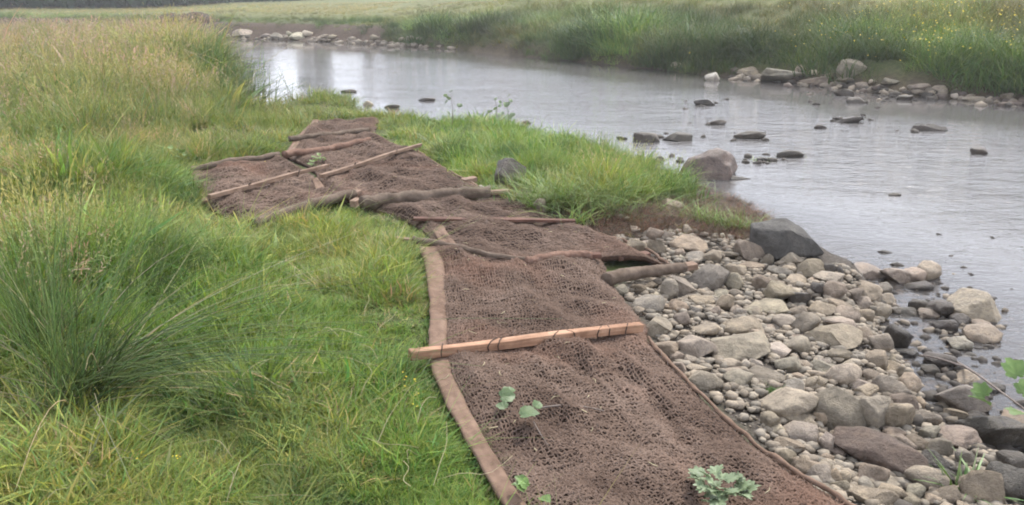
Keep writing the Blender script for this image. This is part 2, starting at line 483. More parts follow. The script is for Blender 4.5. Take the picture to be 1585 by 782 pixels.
# ------------------------------------------------------------------ ground sheet
def warp(n, lo, hi, k):
    a0, a1 = math.asinh(lo / k), math.asinh(hi / k)
    return k * np.sinh(np.linspace(a0, a1, n))
gx = warp(300, -300, 300, 1.6)
gy = np.concatenate([-warp(26, 0.3, 90, 2)[::-1], 2.2 * np.sinh(np.linspace(0, math.asinh(300 / 2.2), 420))])
GX, GY = np.meshgrid(gx, gy)
Z, DN, DF = H(GX, GY, True)
P2 = np.stack([GX.ravel(), GY.ravel()], 1)
fine = np.hypot(GX, GY) < 30
inst = inside(P2, STONEZ).reshape(GX.shape)
Z = Z + 0.012 * fbm(GX * 9, GY * 9, seed=40) * (DN > 0) * fine
me = mesh_np('ground', np.stack([GX, GY, Z], -1).reshape(-1, 3), quads=grid_quads(*GX.shape))
dS = -sdist(P2, STONEZ); dSo = -sdist(P2, SOILZ)
grav = np.maximum(1 - sstep(-.02, .12, dS), ((GX.ravel() > 1.5) & (GY.ravel() < 6.5) & (DN.ravel() > -.4)) * 1.0)
FARSOIL = (at_z(np.array([255, 600]), np.array([56, 66]))[:, 0])
soilv = np.maximum(1 - sstep(-.05, .12, dSo), 0)
soilv = np.maximum(soilv, ((GX.ravel() > 1.25) & (GX.ravel() < 3) & (GY.ravel() > 6.3) & (GY.ravel() < 8.4)) * 1.0)
edge_soil = (DN.ravel() > -.2) * (1 - sstep(.12, .35, DN.ravel()))
far_soil = ((DF.ravel() > -.3) & (GX.ravel() < FARSOIL[1])) * (1 - sstep(1.7, 2.4, DF.ravel())) + .85 * (DF.ravel() > -.3) * (1 - sstep(.35, .7, DF.ravel()))
attr(me, 'gravel', grav)
attr(me, 'soil', np.clip(soilv + edge_soil + far_soil, 0, 1))
attr(me, 'bed', np.clip(((DN.ravel() < 0) & (DF.ravel() < 0)) * sstep(-.02, .1, -Z.ravel()), 0, 1))
attr(me, 'field', sstep(2.0, 8, DF.ravel()))
tag(link('ground', me, M['ground']), kind='structure')

# ------------------------------------------------------------------ river
wx = warp(260, -250, 120, 3.5); wy = np.concatenate([[-90, -40, -15, -6], np.linspace(-2, 14, 150), 14 + warp(150, .1, 90, 6)])
WX, WY = np.meshgrid(wx, wy)
me = mesh_np('river_water', np.stack([WX, WY, 0 * WX + .002 * fbm(WX * .8, WY * .8, seed=77)], -1).reshape(-1, 3), quads=grid_quads(*WX.shape))
Pw = np.stack([WX.ravel(), WY.ravel()], 1)
dw = np.minimum(-sdist(Pw, NEAR), -sdist(Pw, FAR))
calm = sstep(17, 24, Pw[:, 1]) * sstep(2.5, -3.5, Pw[:, 0]) if False else (1 - sstep(-4.5, 0.5, Pw[:, 0] + 0.10 * (Pw[:, 1] - 16))) * sstep(9, 12, Pw[:, 1])
near_calm = 1 - sstep(.2, 2.6, dw) * .75
dfar = -sdist(Pw, FAR)
rif = (1 - .84 * calm) * (.12 + .88 * sstep(1.5, 5.5, dfar + 1.5 * fbm(Pw[:, 0] * .3, Pw[:, 1] * .3, seed=78))) * (0.30 + 0.70 * sstep(0.6, 3.0, dw))
attr(me, 'riffle', np.clip(rif, .04, 1))
attr(me, 'murk', np.clip(.30 + .62 * sstep(0.1, 1.6, dw), 0, .95))
tag(link('river_water', me, M['water']), kind='structure')

# ------------------------------------------------------------------ coir mats
def crom(pts, n):
    """smooth resampling of control rows"""
    P = np.asarray(pts, float); k = len(P)
    t = np.linspace(0, k - 1, n); i = np.clip(t.astype(int), 0, k - 2); f = (t - i)[:, None]
    p0, p1, p2, p3 = P[np.clip(i - 1, 0, k - 1)], P[i], P[i + 1], P[np.clip(i + 2, 0, k - 1)]
    return .5 * (2 * p1 + (p2 - p0) * f + (2 * p0 - 5 * p1 + 4 * p2 - p3) * f ** 2 + (3 * p1 - p0 - 3 * p2 + p3) * f ** 3)
PRESS = ground([634, 992], [556, 514])[:, :2]
def bumps(x, y):
    pr = .05 + .95 * sstep(.02, .20, seg_dist(np.stack([np.ravel(x), np.ravel(y)], 1), PRESS, False)).reshape(np.shape(x))
    w = 0.022 * fbm(x * 2.6, y * 2.2, seed=61, octv=2) + 0.026 * fbm(x * 5.5 + y * 1.5, y * 4.6, seed=63, octv=2)
    ridge = 1 - np.abs(vnoise(x * 3.1 + y * .9, y * 1.3 - x * .4, seed=66))
    fold = 1 - np.abs(vnoise(x * 4.6 + y * 1.1, y * .9 + x * .3, seed=68))
    return (1.55 * w + 0.075 * np.clip(ridge - .60, 0, 1) + .085 * np.clip(fold - .80, 0, 1)) * pr + 0.014
MATS = {}
def bilerp(G, u, v):
    n, m = G.shape[:2]
    fu, fv = np.clip(u, 0, 1) * (m - 1), np.clip(v, 0, 1) * (n - 1)
    i, j = np.clip(fv.astype(int), 0, n - 2), np.clip(fu.astype(int), 0, m - 2)
    a, b = (fv - i)[..., None], (fu - j)[..., None]
    return (G[i, j] * (1 - a) * (1 - b) + G[i, j + 1] * (1 - a) * b + G[i + 1, j] * a * (1 - b) + G[i + 1, j + 1] * a * b)
def strands(G, axis, count, nseg, rad_, seed, weave, jit):
    """one family of netting strands, three-sided cords lying in the surface G"""
    r = np.random.default_rng(seed)
    s = (np.arange(count) + .5) / count
    t = np.linspace(0, 1, nseg)
    S, T = np.meshgrid(s, t, indexing='ij')
    j1 = jit * fbm(S * count * .9, T * nseg * .22, seed=seed, octv=2) / count * 1.9
    j2 = jit * vnoise(S * count * .15, T * 9, seed=seed + 5) / count * 1.6
    S2 = np.clip(S + j1 + j2, 0.0, 1.0)
    P = bilerp(G, S2, T) if axis == 0 else bilerp(G, T, S2)
    ph = (np.arange(count)[:, None] + np.arange(nseg)[None]) % 2
    lift = weave * (ph * 2 - 1) + .006 + .004 * vnoise(S * count * 1.3, T * nseg * .35, seed=seed + 9)
    P = P.copy(); P[..., 2] += lift
    Tn = np.gradient(P, axis=1); Tn /= np.linalg.norm(Tn, axis=2, keepdims=True) + 1e-9
    Sd = np.cross(Tn, np.array([0, 0, 1.0])); Sd /= np.linalg.norm(Sd, axis=2, keepdims=True) + 1e-9
    rr = rad_ * (1 + .45 * vnoise(S * count * 2.1, T * nseg * .6, seed=seed + 3))[..., None]
    a = P + Sd * rr; b = P - Sd * rr; c = P.copy(); c[..., 2] += rr[..., 0] * 1.25
    V = np.stack([a, c, b], 2).reshape(-1, 3)
    base = (np.arange(count)[:, None] * nseg + np.arange(nseg - 1)[None]).ravel() * 3
    q = []
    for e0, e1 in ((0, 1), (1, 2)):
        q.append(np.stack([base + e0, base + e1, base + 3 + e1, base + 3 + e0], -1))
    return V, np.vstack(q)
def strip_mesh(name, outer, inner, off, n=60, crease=True, thick=.004, seed=0):
    o, i_ = crom(outer, n), crom(inner, n)
    q = np.arange(n)
    o[:, 0] += 1.3 * vnoise(q * .23, 0, seed=seed + 11) + .6 * vnoise(q * .8, 3, seed=seed); i_[:, 0] += 1.3 * vnoise(q * .27, 0, seed=seed + 17)
    m = 9
    f = np.linspace(0, 1, m)
    PX = o[:, None] * (1 - f)[None, :, None] + i_[:, None] * f[None, :, None]
    G = ground_fast(PX[..., 0].ravel(), PX[..., 1].ravel(), .03).reshape(n, m, 3)
    prof = thick * np.array([-.8, .35, .45, .45, .45, 1.5, 1.55, 1.3, -.6])
    tt = np.arange(n)[:, None]
    G[..., 2] += off + prof[None] + .003 * vnoise(tt * .22, f[None] * 2.5, seed=seed) + .002 * vnoise(tt * .6, f[None] * 1.2, seed=seed + 2)
    V = G.reshape(-1, 3)
    low = V.copy(); low[:, 2] -= thick + .014
    Q = grid_quads(n, m); Q2 = Q[:, ::-1] + n * m
    rim = [k for k in range(m)] + [r * m + m - 1 for r in range(1, n)] + [(n - 1) * m + k for k in range(m - 2, -1, -1)] + [r * m for r in range(n - 2, 0, -1)]
    R = np.array([(rim[k], rim[k] + n * m, rim[(k + 1) % len(rim)] + n * m, rim[(k + 1) % len(rim)]) for k in range(len(rim))])
    return mesh_np(name, np.vstack([V, low]), quads=np.vstack([Q, Q2, R]))
def coir_mat(key, rows, label, off=.0, spacing=.022, n=70, m=44, rad_=.0036, seg=.014, hems=(), selv=None):
    R = crom(rows, n)
    f = np.linspace(0, 1, m)
    PX = R[:, None, :2] * (1 - f)[None, :, None] + R[:, None, 2:] * f[None, :, None]
    # ragged outline
    PX[:, -1, 0] += 3 * vnoise(np.arange(n) * .35, 0, seed=len(key) + n); PX[:, 0, 0] += 2 * vnoise(np.arange(n) * .3, 4, seed=3)
    G = ground_fast(PX[..., 0].ravel(), PX[..., 1].ravel(), .03).reshape(n, m, 3)
    eu = np.minimum(f, 1 - f)[None]
    G[..., 2] += off + bumps(G[..., 0], G[..., 1]) * sstep(-.02, .12, eu) - .018 * (1 - sstep(0, .06, eu))
    MATS[key] = G
    c = G[n // 2, m // 2]
    root = thing('coir_mat', label, 'mat', (c[0], c[1], float(G[..., 2].min())), 'coir erosion mats laid along the bank')
    V = G.reshape(-1, 3); low = V.copy(); low[:, 2] -= .03
    Q = grid_quads(n, m)
    rim = [k for k in range(m)] + [r * m + m - 1 for r in range(1, n)] + [(n - 1) * m + k for k in range(m - 2, -1, -1)] + [r * m for r in range(n - 2, 0, -1)]
    RQ = np.array([(rim[k], rim[k] + n * m, rim[(k + 1) % len(rim)] + n * m, rim[(k + 1) % len(rim)]) for k in range(len(rim))])
    child('fibre_blanket', mesh_np('fibre_blanket', np.vstack([V, low]), quads=np.vstack([Q, Q[:, ::-1] + n * m, RQ])), M['back'], root)
    lv = np.linalg.norm(np.diff(G[:, m // 2], axis=0), axis=1).sum(); lu = np.linalg.norm(np.diff(G[n // 2], axis=0), axis=1).sum()
    A = Acc()
    A.add(*strands(G, 0, int(lu / spacing), max(8, int(lv / seg)), rad_ * .9, 101, .0022, .40))
    A.add(*strands(G, 1, int(lv / (spacing * 1.15)), max(8, int(lu / seg)), rad_ * 1.2, 202, .0030, .42))
    # loose fibres standing off the net
    k = int(lu * lv * 3200); r = np.random.default_rng(5)
    B0 = bilerp(G, r.random(k), r.random(k)); an = r.random(k) * 6.28; L = r.uniform(.012, .045, k)
    d = np.stack([np.cos(an) * L, np.sin(an) * L, r.uniform(.0, .012, k)], 1); w = np.stack([-np.sin(an), np.cos(an), 0 * an], 1) * .0013
    B0[:, 2] += .008
    Vf = np.stack([B0 - w, B0 + w, B0 + d * .5 + w + [0, 0, .006], B0 + d * .5 - w + [0, 0, .006], B0 + d], 1).reshape(-1, 3); b = np.arange(k)[:, None] * 5
    A.add(Vf, b + np.array([[0, 1, 2, 3]]), b + np.array([[3, 2, 4]]))
    nt = child('netting', A.mesh('netting'), M['net'], root); nt['kind'] = 'stuff'
    for h in hems:
        child('hem', strip_mesh('hem', h[0], h[1], off + .016, n=h[2] if len(h) > 2 else 60, seed=int(h[0][0][0])), M['hem'], root)
    if selv:
        S = crom(selv, 90); g = ground_fast(S[:, 0], S[:, 1], .03); g[:, 2] += .012 + off + .008 * vnoise(np.arange(90) * .3, 0, seed=8)
        rr = .011 + .004 * vnoise(np.arange(90) * .5, 2, seed=9)
        V, Q, T = tube(g, rr, 7); A2 = Acc(); A2.add(V, Q, T)
        child('selvedge_cord', A2.mesh('selvedge_cord'), M['hem'], root)
    return root

coir_mat('AB', [(655, 388, 935, 407), (672, 440, 955, 452), (678, 500, 998, 504), (680, 562, 1004, 532), (704, 622, 1070, 602), (746, 700, 1172, 695), (795, 782, 1305, 782), (838, 850, 1410, 850)],
         'longest brown coir mat in the foreground, hemmed along the grass and crossed by a batten', off=.012, n=150, m=60, seg=.0110, spacing=.0165, rad_=.0036,
         hems=[([(649, 388), (662, 440), (665, 500), (665, 562), (690, 630), (727, 700), (775, 782), (815, 850)], [(681, 388), (690, 440), (692, 500), (695, 562), (717, 622), (758, 700), (808, 782), (852, 850)], 120)],
         selv=[(1003, 530), (1030, 562), (1070, 603), (1120, 652), (1172, 697), (1240, 745), (1310, 786), (1410, 850)])
coir_mat('C', [(640, 346, 885, 350), (668, 368, 960, 376), (690, 394, 1034, 411)], 'brown coir mat between the flat rusty board and the twisted wrapped stake', off=.004, spacing=.022, n=50, m=60, seg=.018,
         hems=[([(664, 346), (672, 362), (684, 384)], [(684, 348), (694, 364), (712, 390)], 30)], selv=[(886, 350), (930, 366), (990, 384), (1036, 413)])
coir_mat('D', [(556, 318, 772, 302), (608, 332, 830, 324), (642, 348, 888, 352)], 'narrow crumpled brown coir mat just below the thick cloth roll', off=.0, spacing=.028, n=40, m=60, seg=.022)
coir_mat('E', [(446, 243, 582, 214), (482, 262, 642, 234), (502, 290, 700, 268), (522, 314, 766, 300)], 'brown coir mat above the thick cloth roll, crossed by a thin batten', off=.006, spacing=.030, n=70, m=60, seg=.026, rad_=.0045,
         hems=[([(484, 282), (490, 298), (500, 312)], [(492, 278), (506, 296), (518, 308)], 20), ([(738, 288), (746, 296), (752, 304)], [(712, 276), (734, 290), (770, 302)], 16)], selv=[(646, 236), (672, 254), (702, 272), (742, 296)])
coir_mat('F', [(290, 265, 442, 247), (303, 290, 482, 270), (322, 320, 500, 292), (385, 350, 552, 306)], 'brown coir mat lying furthest left against the tall grass', off=.0, spacing=.030, n=60, m=60, seg=.026, rad_=.0045,
         hems=[([(298, 278), (308, 296), (312, 316)], [(304, 277), (316, 294), (324, 314)], 20)])
coir_mat('G', [(488, 187, 586, 185), (466, 210, 582, 203), (440, 245, 578, 220)], 'small far brown coir mat at the river end of the strip', off=.0, spacing=.034, n=50, m=44, seg=.032, rad_=.005,
         hems=[([(485, 187), (463, 210), (437, 244)], [(493, 188), (474, 210), (450, 243)], 30)])

# ------------------------------------------------------------------ battens and cloth rolls
def surf(x, y): return H(x, y) + .05 + bumps(x, y)
def clear(e, half, q=88):
    t = np.linspace(.03, .97, 40)[:, None]; l = e[0] * (1 - t) + e[1] * t
    gap = surf(l[:, 0], l[:, 1]) + half - l[:, 2]
    e = e.copy(); e[:, 2] += max(-.02, float(np.percentile(gap, q))); return e
def beam(name, p0, p1, w, h, mat, parent=None, taper=1.0, world=True):
    p0, p1 = Vector(p0), Vector(p1); d = p1 - p0; L = d.length
    bm = bmesh.new(); bmesh.ops.create_cube(bm, size=1.0)
    for v in bm.verts: v.co = Vector((v.co.x * L, v.co.y * w, v.co.z * h))
    bmesh.ops.subdivide_edges(bm, edges=[e for e in bm.edges if abs(e.verts[0].co.x - e.verts[1].co.x) > L * .5], cuts=14)
    bmesh.ops.bevel(bm, geom=list(bm.edges), offset=min(w, h) * .07, segments=1, affect='EDGES')
    for v in bm.verts:
        k = v.co.x * 3.1
        v.co.z += .0016 * math.sin(k * 2.3 + v.co.y * 40) + .004 * math.sin(k); v.co.y += .0016 * math.sin(k * 3.7 + v.co.z * 60) + .003 * math.sin(k * 1.3 + 1)
    me = bpy.data.meshes.new(name); bm.to_mesh(me); bm.free()
    x = d.normalized(); y = Vector((0, 0, 1)).cross(x).normalized(); z = x.cross(y)
    Mx = Matrix((x, y, z)).transposed().to_4x4(); Mx.translation = (p0 + p1) / 2
    o = link(name, me, mat)
    if parent is not None:
        o.parent = parent; o.matrix_parent_inverse = Matrix.Translation(-Vector(parent.location))
    o.matrix_basis = Mx
    return o
def pts3(pp, off):
    a = np.array(pp, float); return ground(a[:, 0], a[:, 1], off)
def roll(path_px, off, r, mat, seed, ns=18, n=70, spiral=.12, taper=(1, 1)):
    S = crom(path_px, n); g = ground_fast(S[:, 0], S[:, 1], off)
    # a cloth roll is stiff: smooth the line it follows
    g[:, 2] = np.maximum(g[:, 2], surf(g[:, 0], g[:, 1]) + r * .10)
    for _ in range(12): g[1:-1] = .5 * g[1:-1] + .25 * (g[:-2] + g[2:])
    for _ in range(260):
        g[1:-1, 2] = .5 * g[1:-1, 2] + .25 * (g[:-2, 2] + g[2:, 2]); g[0, 2] = .6 * g[0, 2] + .4 * g[3, 2]; g[-1, 2] = .6 * g[-1, 2] + .4 * g[-4, 2]
    t = np.linspace(0, 1, n)[:, None]; a = np.linspace(0, 2 * math.pi, ns, endpoint=False)[None]
    wob = 1 + .75 * spiral * np.sin(a + t * n * .42 + 2 * vnoise(t * 6, 0, seed=seed)) + .10 * vnoise(np.cos(a) * 1.6 + 5, np.sin(a) * 1.6, t * n * .22, seed=seed + 1) + .09 * vnoise(np.cos(a) * 4, np.sin(a) * 4, t * n * .6, seed=seed + 2)
    r = r * .80
    rr = r * (taper[0] + (taper[1] - taper[0]) * t[:, 0])
    return g, tube(g, rr, ns, wob=wob)
def acc_mesh(name, *parts):
    A = Acc()
    for p in parts: A.add(*p)
    return A.mesh(name)
# near sawn batten
e = ground([634, 992], [556, 514], .075)
_t2 = np.linspace(0, 1, 40)[:, None]; _l = e[0] * (1 - _t2) + e[1] * _t2; e[:, 2] += max(0.0, float((H(_l[:, 0], _l[:, 1]) + .085 - _l[:, 2]).max()))
root = thing('timber_batten', 'long sawn pale batten lying across the foreground coir mat, tied with cord', 'batten', tuple(e[0] - [0, 0, .03]))
beam('batten', e[0], e[1], .045, .043, M['pine'], root)
dv = Vector(e[1] - e[0]); L = dv.length; dx = dv.normalized(); dy = Vector((0, 0, 1)).cross(dx).normalized(); dz = dx.cross(dy)
for tt, sl in ((.125, .03), (.33, .08), (.36, .05), (.60, .07), (.66, -.03), (.80, .06), (.84, .02), (.93, .05)):
    c = Vector(e[0]) + dx * (L * tt); loopp = []
    for k in range(25):
        ph = 2 * math.pi * k / 24; cx, cy = math.cos(ph), math.sin(ph)
        q = (abs(cx) ** 6 + abs(cy) ** 6) ** (-1 / 6)
        loopp.append(c + dy * (cx * q * .0256) + dz * (cy * q * .0246) + dx * (sl * .5 * cx))
    V, Q, T = tube([tuple(p) for p in loopp], .0026, 5, cap=False)
    child('tie', acc_mesh('tie', (V, Q, T)), M['cord'], root)
# plain thin battens on the far mats
for pp, lab in (([(324, 315), (508, 266)], 'thin weathered batten lying across the leftmost coir mat'), ([(496, 277), (651, 228)], 'thin weathered batten on the upper mat with one end over the grass')):
    e = clear(ground([p[0] for p in pp], [p[1] for p in pp], .07), .014)
    root = thing('timber_batten', lab, 'batten', tuple(e[0] - [0, 0, .03])); beam('batten', e[0], e[1], .034, .030, M['pinew'], root)
    for tt in (.3, .72):
        c = e[0] * (1 - tt) + e[1] * tt
        lp = [c + np.array([0.01 * math.sin(k), .027 * math.cos(k), .025 * math.sin(k)]) for k in np.linspace(0, 2 * math.pi, 17)]
        child('tie', acc_mesh('tie', tube(lp, .005, 5, cap=False)), M['cord'], root)
# flat rusty board
e = clear(ground([640, 890], [346, 351], .05), .002, 45)
root = thing('rusty_board', 'flat rust-red board edging the crumpled mat below the cloth roll', 'board', tuple(e[0] - [0, 0, .03]))
beam('board', e[0], e[1], .060, .020, M['redwood'], root)
def wrapped(label, path, off, r, mat, seed, ends, spiral=.12, taper=(1, 1), endmat='pinew', group=None, bw=.045):
    g, t = roll(path, off, r, mat, seed, spiral=spiral, taper=taper)
    root = thing('wrapped_batten', label, 'wrapped batten', tuple(g[0] - [0, 0, r]), group)
    child('wrapping', acc_mesh('wrapping', t), M[mat], root)
    for (which, ln) in ends:
        if which == 0: p = g[3]; d = g[0] - g[4]
        else: p = g[-4]; d = g[-1] - g[-5]
        d = d / np.linalg.norm(d); d[2] *= .3
        s = g[0] if which == 0 else g[-1]
        beam('batten_end', p, s + d * ln, bw, bw * .62, M[endmat], root)
    return root
wrapped('thick twisted cloth roll with a pale timber end beside the rubble', [(560, 314), (610, 309), (660, 307), (710, 303), (758, 299)], .085, .062, 'roll', 11, [(1, .16)], spiral=.16)
wrapped('brown cloth roll along the lower edge of the leftmost mat', [(392, 350), (440, 332), (490, 319), (548, 304)], .060, .045, 'roll', 12, [(1, .07)], spiral=.10, endmat='pinew')
wrapped('smooth grey-brown cloth roll lying on stones with a sawn timber end', [(938, 430), (980, 424), (1020, 419), (1060, 414)], .085, .054, 'roll', 13, [(1, .085)], spiral=.04, taper=(1.05, .72), bw=.06)
wrapped('twisted wrapped stake whose bare wooden end sticks out over the grass', [(640, 374), (675, 381), (720, 390), (770, 402), (812, 408)], .060, .034, 'roll', 14, [(0, .14)], spiral=.18, taper=(1.0, .55), endmat='pinew')
wrapped('rust-coloured wrapped batten at the riverside end of the twisted stake', [(815, 410), (850, 405), (890, 402), (916, 404)], .065, .036, 'rollred', 15, [(1, .06)], spiral=.12, endmat='redwood')
wrapped('dark wrapped batten across the middle of the far mat', [(448, 218), (490, 214), (530, 209), (570, 205)], .055, .036, 'roll', 16, [], spiral=.1)
wrapped('wrapped batten along the near edge of the far mat', [(440, 246), (480, 238), (525, 229), (572, 221)], .06, .042, 'rollred', 17, [], spiral=.14)
wrapped('low wrapped edge at the back of the leftmost mat', [(292, 264), (340, 260), (390, 254), (432, 247)], .04, .034, 'roll', 18, [], spiral=.12)
e = ground([955, 1004], [399, 394], .06)
beam_root = thing('timber_offcut', 'short rusty orange offcut at the mat corner near the stones', 'offcut', tuple(e[0] - [0, 0, .03])); beam('wood', e[0], e[1], .06, .03, M['redwood'], beam_root)
e = ground([716, 736], [281, 277], .06)
beam_root = thing('timber_offcut', 'short pale offcut at the grass edge above the cloth roll', 'offcut', tuple(e[0] - [0, 0, .03])); beam('wood', e[0], e[1], .06, .04, M['pinew'], beam_root)
e = ground([546, 556], [316, 311], .06)
beam_root = thing('timber_offcut', 'stubby pale offcut between the two cloth rolls', 'offcut', tuple(e[0] - [0, 0, .03])); beam('wood', e[0], e[1], .05, .05, M['pinew'], beam_root)
print('mats ok')

# ------------------------------------------------------------------ stones
def ico(sub):
    bm = bmesh.new(); bmesh.ops.create_icosphere(bm, subdivisions=sub, radius=1.0)
    V = np.array([v.co[:] for v in bm.verts]); T = np.array([[v.index for v in f.verts] for f in bm.faces]); bm.free()
    return V, T
ICO = {k: ico(k) for k in (1, 2, 3, 4)}
def rock_verts(sub, kind, seed):
    r = np.random.default_rng(seed)
    V = ICO[sub][0].copy()
    npl, lo, hi, am = {'round': (15, .56, .84, .20), 'angular': (15, .40, .72, .16), 'slab': (12, .46, .78, .18), 'rough': (10, .50, .84, .42)}[kind]
    V = V * (1 + am * fbm(V[:, 0] * 1.6 + seed, V[:, 1] * 1.6, V[:, 2] * 1.6, seed=seed, octv=3))[:, None]
    for k in range(npl):
        nrm = r.normal(size=3); nrm /= np.linalg.norm(nrm); d = r.uniform(lo, hi)
        ex = V @ nrm - d
        V = V - (np.clip(ex, 0, None) * (.97 if kind != 'round' else .92))[:, None] * nrm
    nr = V / (np.linalg.norm(V, axis=1)[:, None] + 1e-9)
    V = V + nr * (.055 * fbm(V[:, 0] * 4 + seed, V[:, 1] * 4, V[:, 2] * 4, seed=seed + 7, octv=3))[:, None]
    lo_, hi_ = V.min(0), V.max(0)
    return (V - (lo_ + hi_) / 2) / ((hi_ - lo_) / 2)
def rock_mesh(sub, kind, seed):
    return mesh_np('stone', rock_verts(sub, kind, seed), tris=ICO[sub][1])
LIB = {}
for kind in ('round', 'angular', 'slab', 'rough'):
    for sub, cnt in ((4, 7), (3, 10), (2, 10)):
        LIB[kind, sub] = [rock_mesh(sub, kind, 100 * sub + 17 * i + hash_) for i, hash_ in zip(range(cnt), [{'round': 1, 'angular': 2, 'slab': 3, 'rough': 5}[kind]] * cnt)]
TONE = {'p': (.33, .29, .24), 't': (.29, .245, .195), 'g': (.235, .212, .182), 'b': (.200, .168, .136), 'd': (.058, .050, .045), 'r': (.22, .178, .148), 'm': (.215, .198, .158), 'w': (.46, .42, .36)}
TONE = {k: tuple(.72 * a + .28 * b * (1 if k != 'd' else .35) for a, b in zip(v, (.26, .222, .176))) for k, v in TONE.items()}
TONE = {k: (.92 * v[0], .90 * v[1], .87 * v[2]) for k, v in TONE.items()}
TONE['k'] = (.085, .080, .076); TONE['q'] = (.125, .096, .080)
TWORD = {'k': 'dark', 'q': 'brown', 'p': 'pale', 't': 'tan', 'g': 'grey', 'b': 'brown', 'd': 'dark', 'r': 'reddish', 'm': 'mossy', 'w': 'white'}
ROCKS = []                         # (px, py, w, h, ang, tone, kind, label)
def rocks(ox, oy, sc, text):
    for ln in text.strip().splitlines():
        body, _, lab = ln.partition('|')
        for ent in body.split(';'):
            f = ent.split()
            if not f: continue
            nums = [float(v) for v in f if v.lstrip('-').replace('.', '').isdigit()]
            let = [v for v in f if not v.lstrip('-').replace('.', '').isdigit()]
            tone = next((l for l in let if len(l) == 1), None); kind = next((l for l in let if len(l) > 1), None)
            ang = nums[4] if len(nums) > 4 else 0.0
            ROCKS.append((ox + nums[0] / sc, oy + nums[1] / sc, nums[2] / sc, nums[3] / sc, ang, tone, kind, lab.strip() or None))
rocks(880, 340, 4.887, '''
375 185 80 80 g angular; 510 210 140 110 t angular; 830 250 90 60 t; 855 290 50 50 p; 960 285 150 80 g; 1085 285 130 100 t
660 205 140 120 p angular | pale angular stone with a bright chipped top near the rusty offcut
910 195 265 110 t slab | flat-topped tan block at the back of the stones near the soil bank
1060 450 270 200 g angular | broad grey boulder just right of the sawn roll end
830 490 240 190 g angular | tall angular grey boulder in front of the smooth cloth roll
760 540 120 160 g; 390 540 110 90 m; 525 525 110 90 b angular; 620 500 130 70 b; 665 580 70 60 t; 710 660 90 55 t
600 650 200 150 25 g angular | dark grey wedge-shaped stone beside the mat edge
665 735 80 55 w; 955 690 100 60 d; 1040 690 60 40 d; 1150 570 110 60 p; 1180 640 130 130 t; 1110 700 80 80 t
830 660 150 110 r round | reddish-brown rounded stone left of the big smooth boulder
1015 620 180 80 t round | smooth tan oval stone on the pebbles
1285 700 110 80 p round; 1400 700 130 90 p round; 1260 390 140 110 p 20; 1210 270 150 60 b slab; 1200 220 70 45 r angular
1250 470 150 120 45 p slab | pale flat leaf-shaped stone leaning towards the mat
1360 250 200 150 30 b angular | brown wedge below the grass tuft
1165 130 35 60 w; 510 85 70 40 p; 650 110 120 90 r; 1010 560 70 45 t; 1375 465 80 60 g; 740 430 70 50 g; 900 600 180 60 g slab; 1200 720 50 30 g; 1150 745 150 40 g slab
''')
rocks(980, 460, 4.887, '''
200 230 300 150 -40 g slab | slanted smooth grey slab touching the end of the batten
370 180 110 120 r round; 380 270 80 50 t; 300 290 90 60 p
545 245 230 110 t angular | flat tan-pink block behind the cup-shaped stone
480 380 270 170 p angular | large pale cup-shaped stone near the mat edge
250 390 180 120 t slab; 940 290 140 100 t
820 220 300 150 t round | large smooth dome-shaped boulder behind the pitted one
820 375 390 190 g rough | biggest pitted grey boulder in the middle of the stones
1090 400 190 110 w angular | white-topped angular stone right of the pitted boulder
1215 365 230 140 p | broad pale stone beside the white-topped one
905 120 120 75 p round; 800 115 100 75 p round; 1020 225 100 40 t slab; 1030 260 70 40 g slab; 1120 270 80 50 t
1010 75 280 90 p round | long pale knobbly stone with a brown stain
1140 180 160 80 p; 1315 220 180 150 b rough; 330 455 120 75 t; 430 475 110 70 p round; 335 535 120 90 t; 480 530 200 90 t slab
535 630 240 150 t round | rounded tan stone beside the mat edge
800 635 190 125 p round | pale egg-shaped stone beside the rounded tan one
740 500 180 80 p; 750 550 220 60 t slab; 850 515 70 90 p; 920 515 100 75 g
1165 510 180 110 g | squat grey stone with a knob on top
1000 590 250 110 m round; 1210 675 150 90 g; 1250 600 100 60 t; 1330 655 110 90 p; 1420 660 80 100 p; 1345 575 100 40 t; 1180 605 60 40 p; 1440 510 100 70 g
''')
rocks(1150, 340, 4.887, '''
325 165 480 270 24 k angular | big dark wedge rock with a pale top at the water's edge
375 300 160 90 t round; 650 375 110 90 d round; 735 390 60 80 d angular; 345 375 110 60 t round; 175 305 90 80 b
510 385 190 110 b round | brown boulder at the waterline below the dark wedge rock
280 400 170 70 30 g slab; 60 350 200 70 b slab; 150 490 150 130 b rough; 405 465 140 60 t round; 540 460 90 35 t slab
290 565 230 150 t angular | large angular tan stone among the upper cobbles
425 605 160 100 d rough | dark broken stone beside the angular tan one
660 450 190 90 p round | pale rounded stone with a dark front
580 530 120 110 d round; 690 545 150 130 b round; 840 570 130 90 b; 1070 530 100 80 b round; 900 630 130 80 b; 990 605 80 50 t
940 530 200 90 t slab | flat triangular stone at the shallow inlet
1095 615 120 90 t round; 600 685 180 80 t round; 790 715 190 100 t round; 920 725 120 95 t round; 1170 690 100 55 b; 1255 700 130 60 d slab; 720 640 160 70 b; 400 690 150 80 b; 460 745 220 80 d rough
1040 695 130 110 t round | round tan cobble at the edge of the inlet
930 390 280 110 r rough | low pale slab half sunk in the river shallows
1160 430 200 120 15 b angular | ridged brown rock between two pale river stones
1290 430 150 110 r round; 1330 505 170 60 d
1410 400 150 140 t rough | rough tan granite boulder standing in the shallows
1320 640 120 70 d rough; 1400 705 110 70 d; 1145 555 40 25 d; 1065 245 90 30 d slab; 1170 345 90 30 20 d slab; 700 770 160 70 p
''')
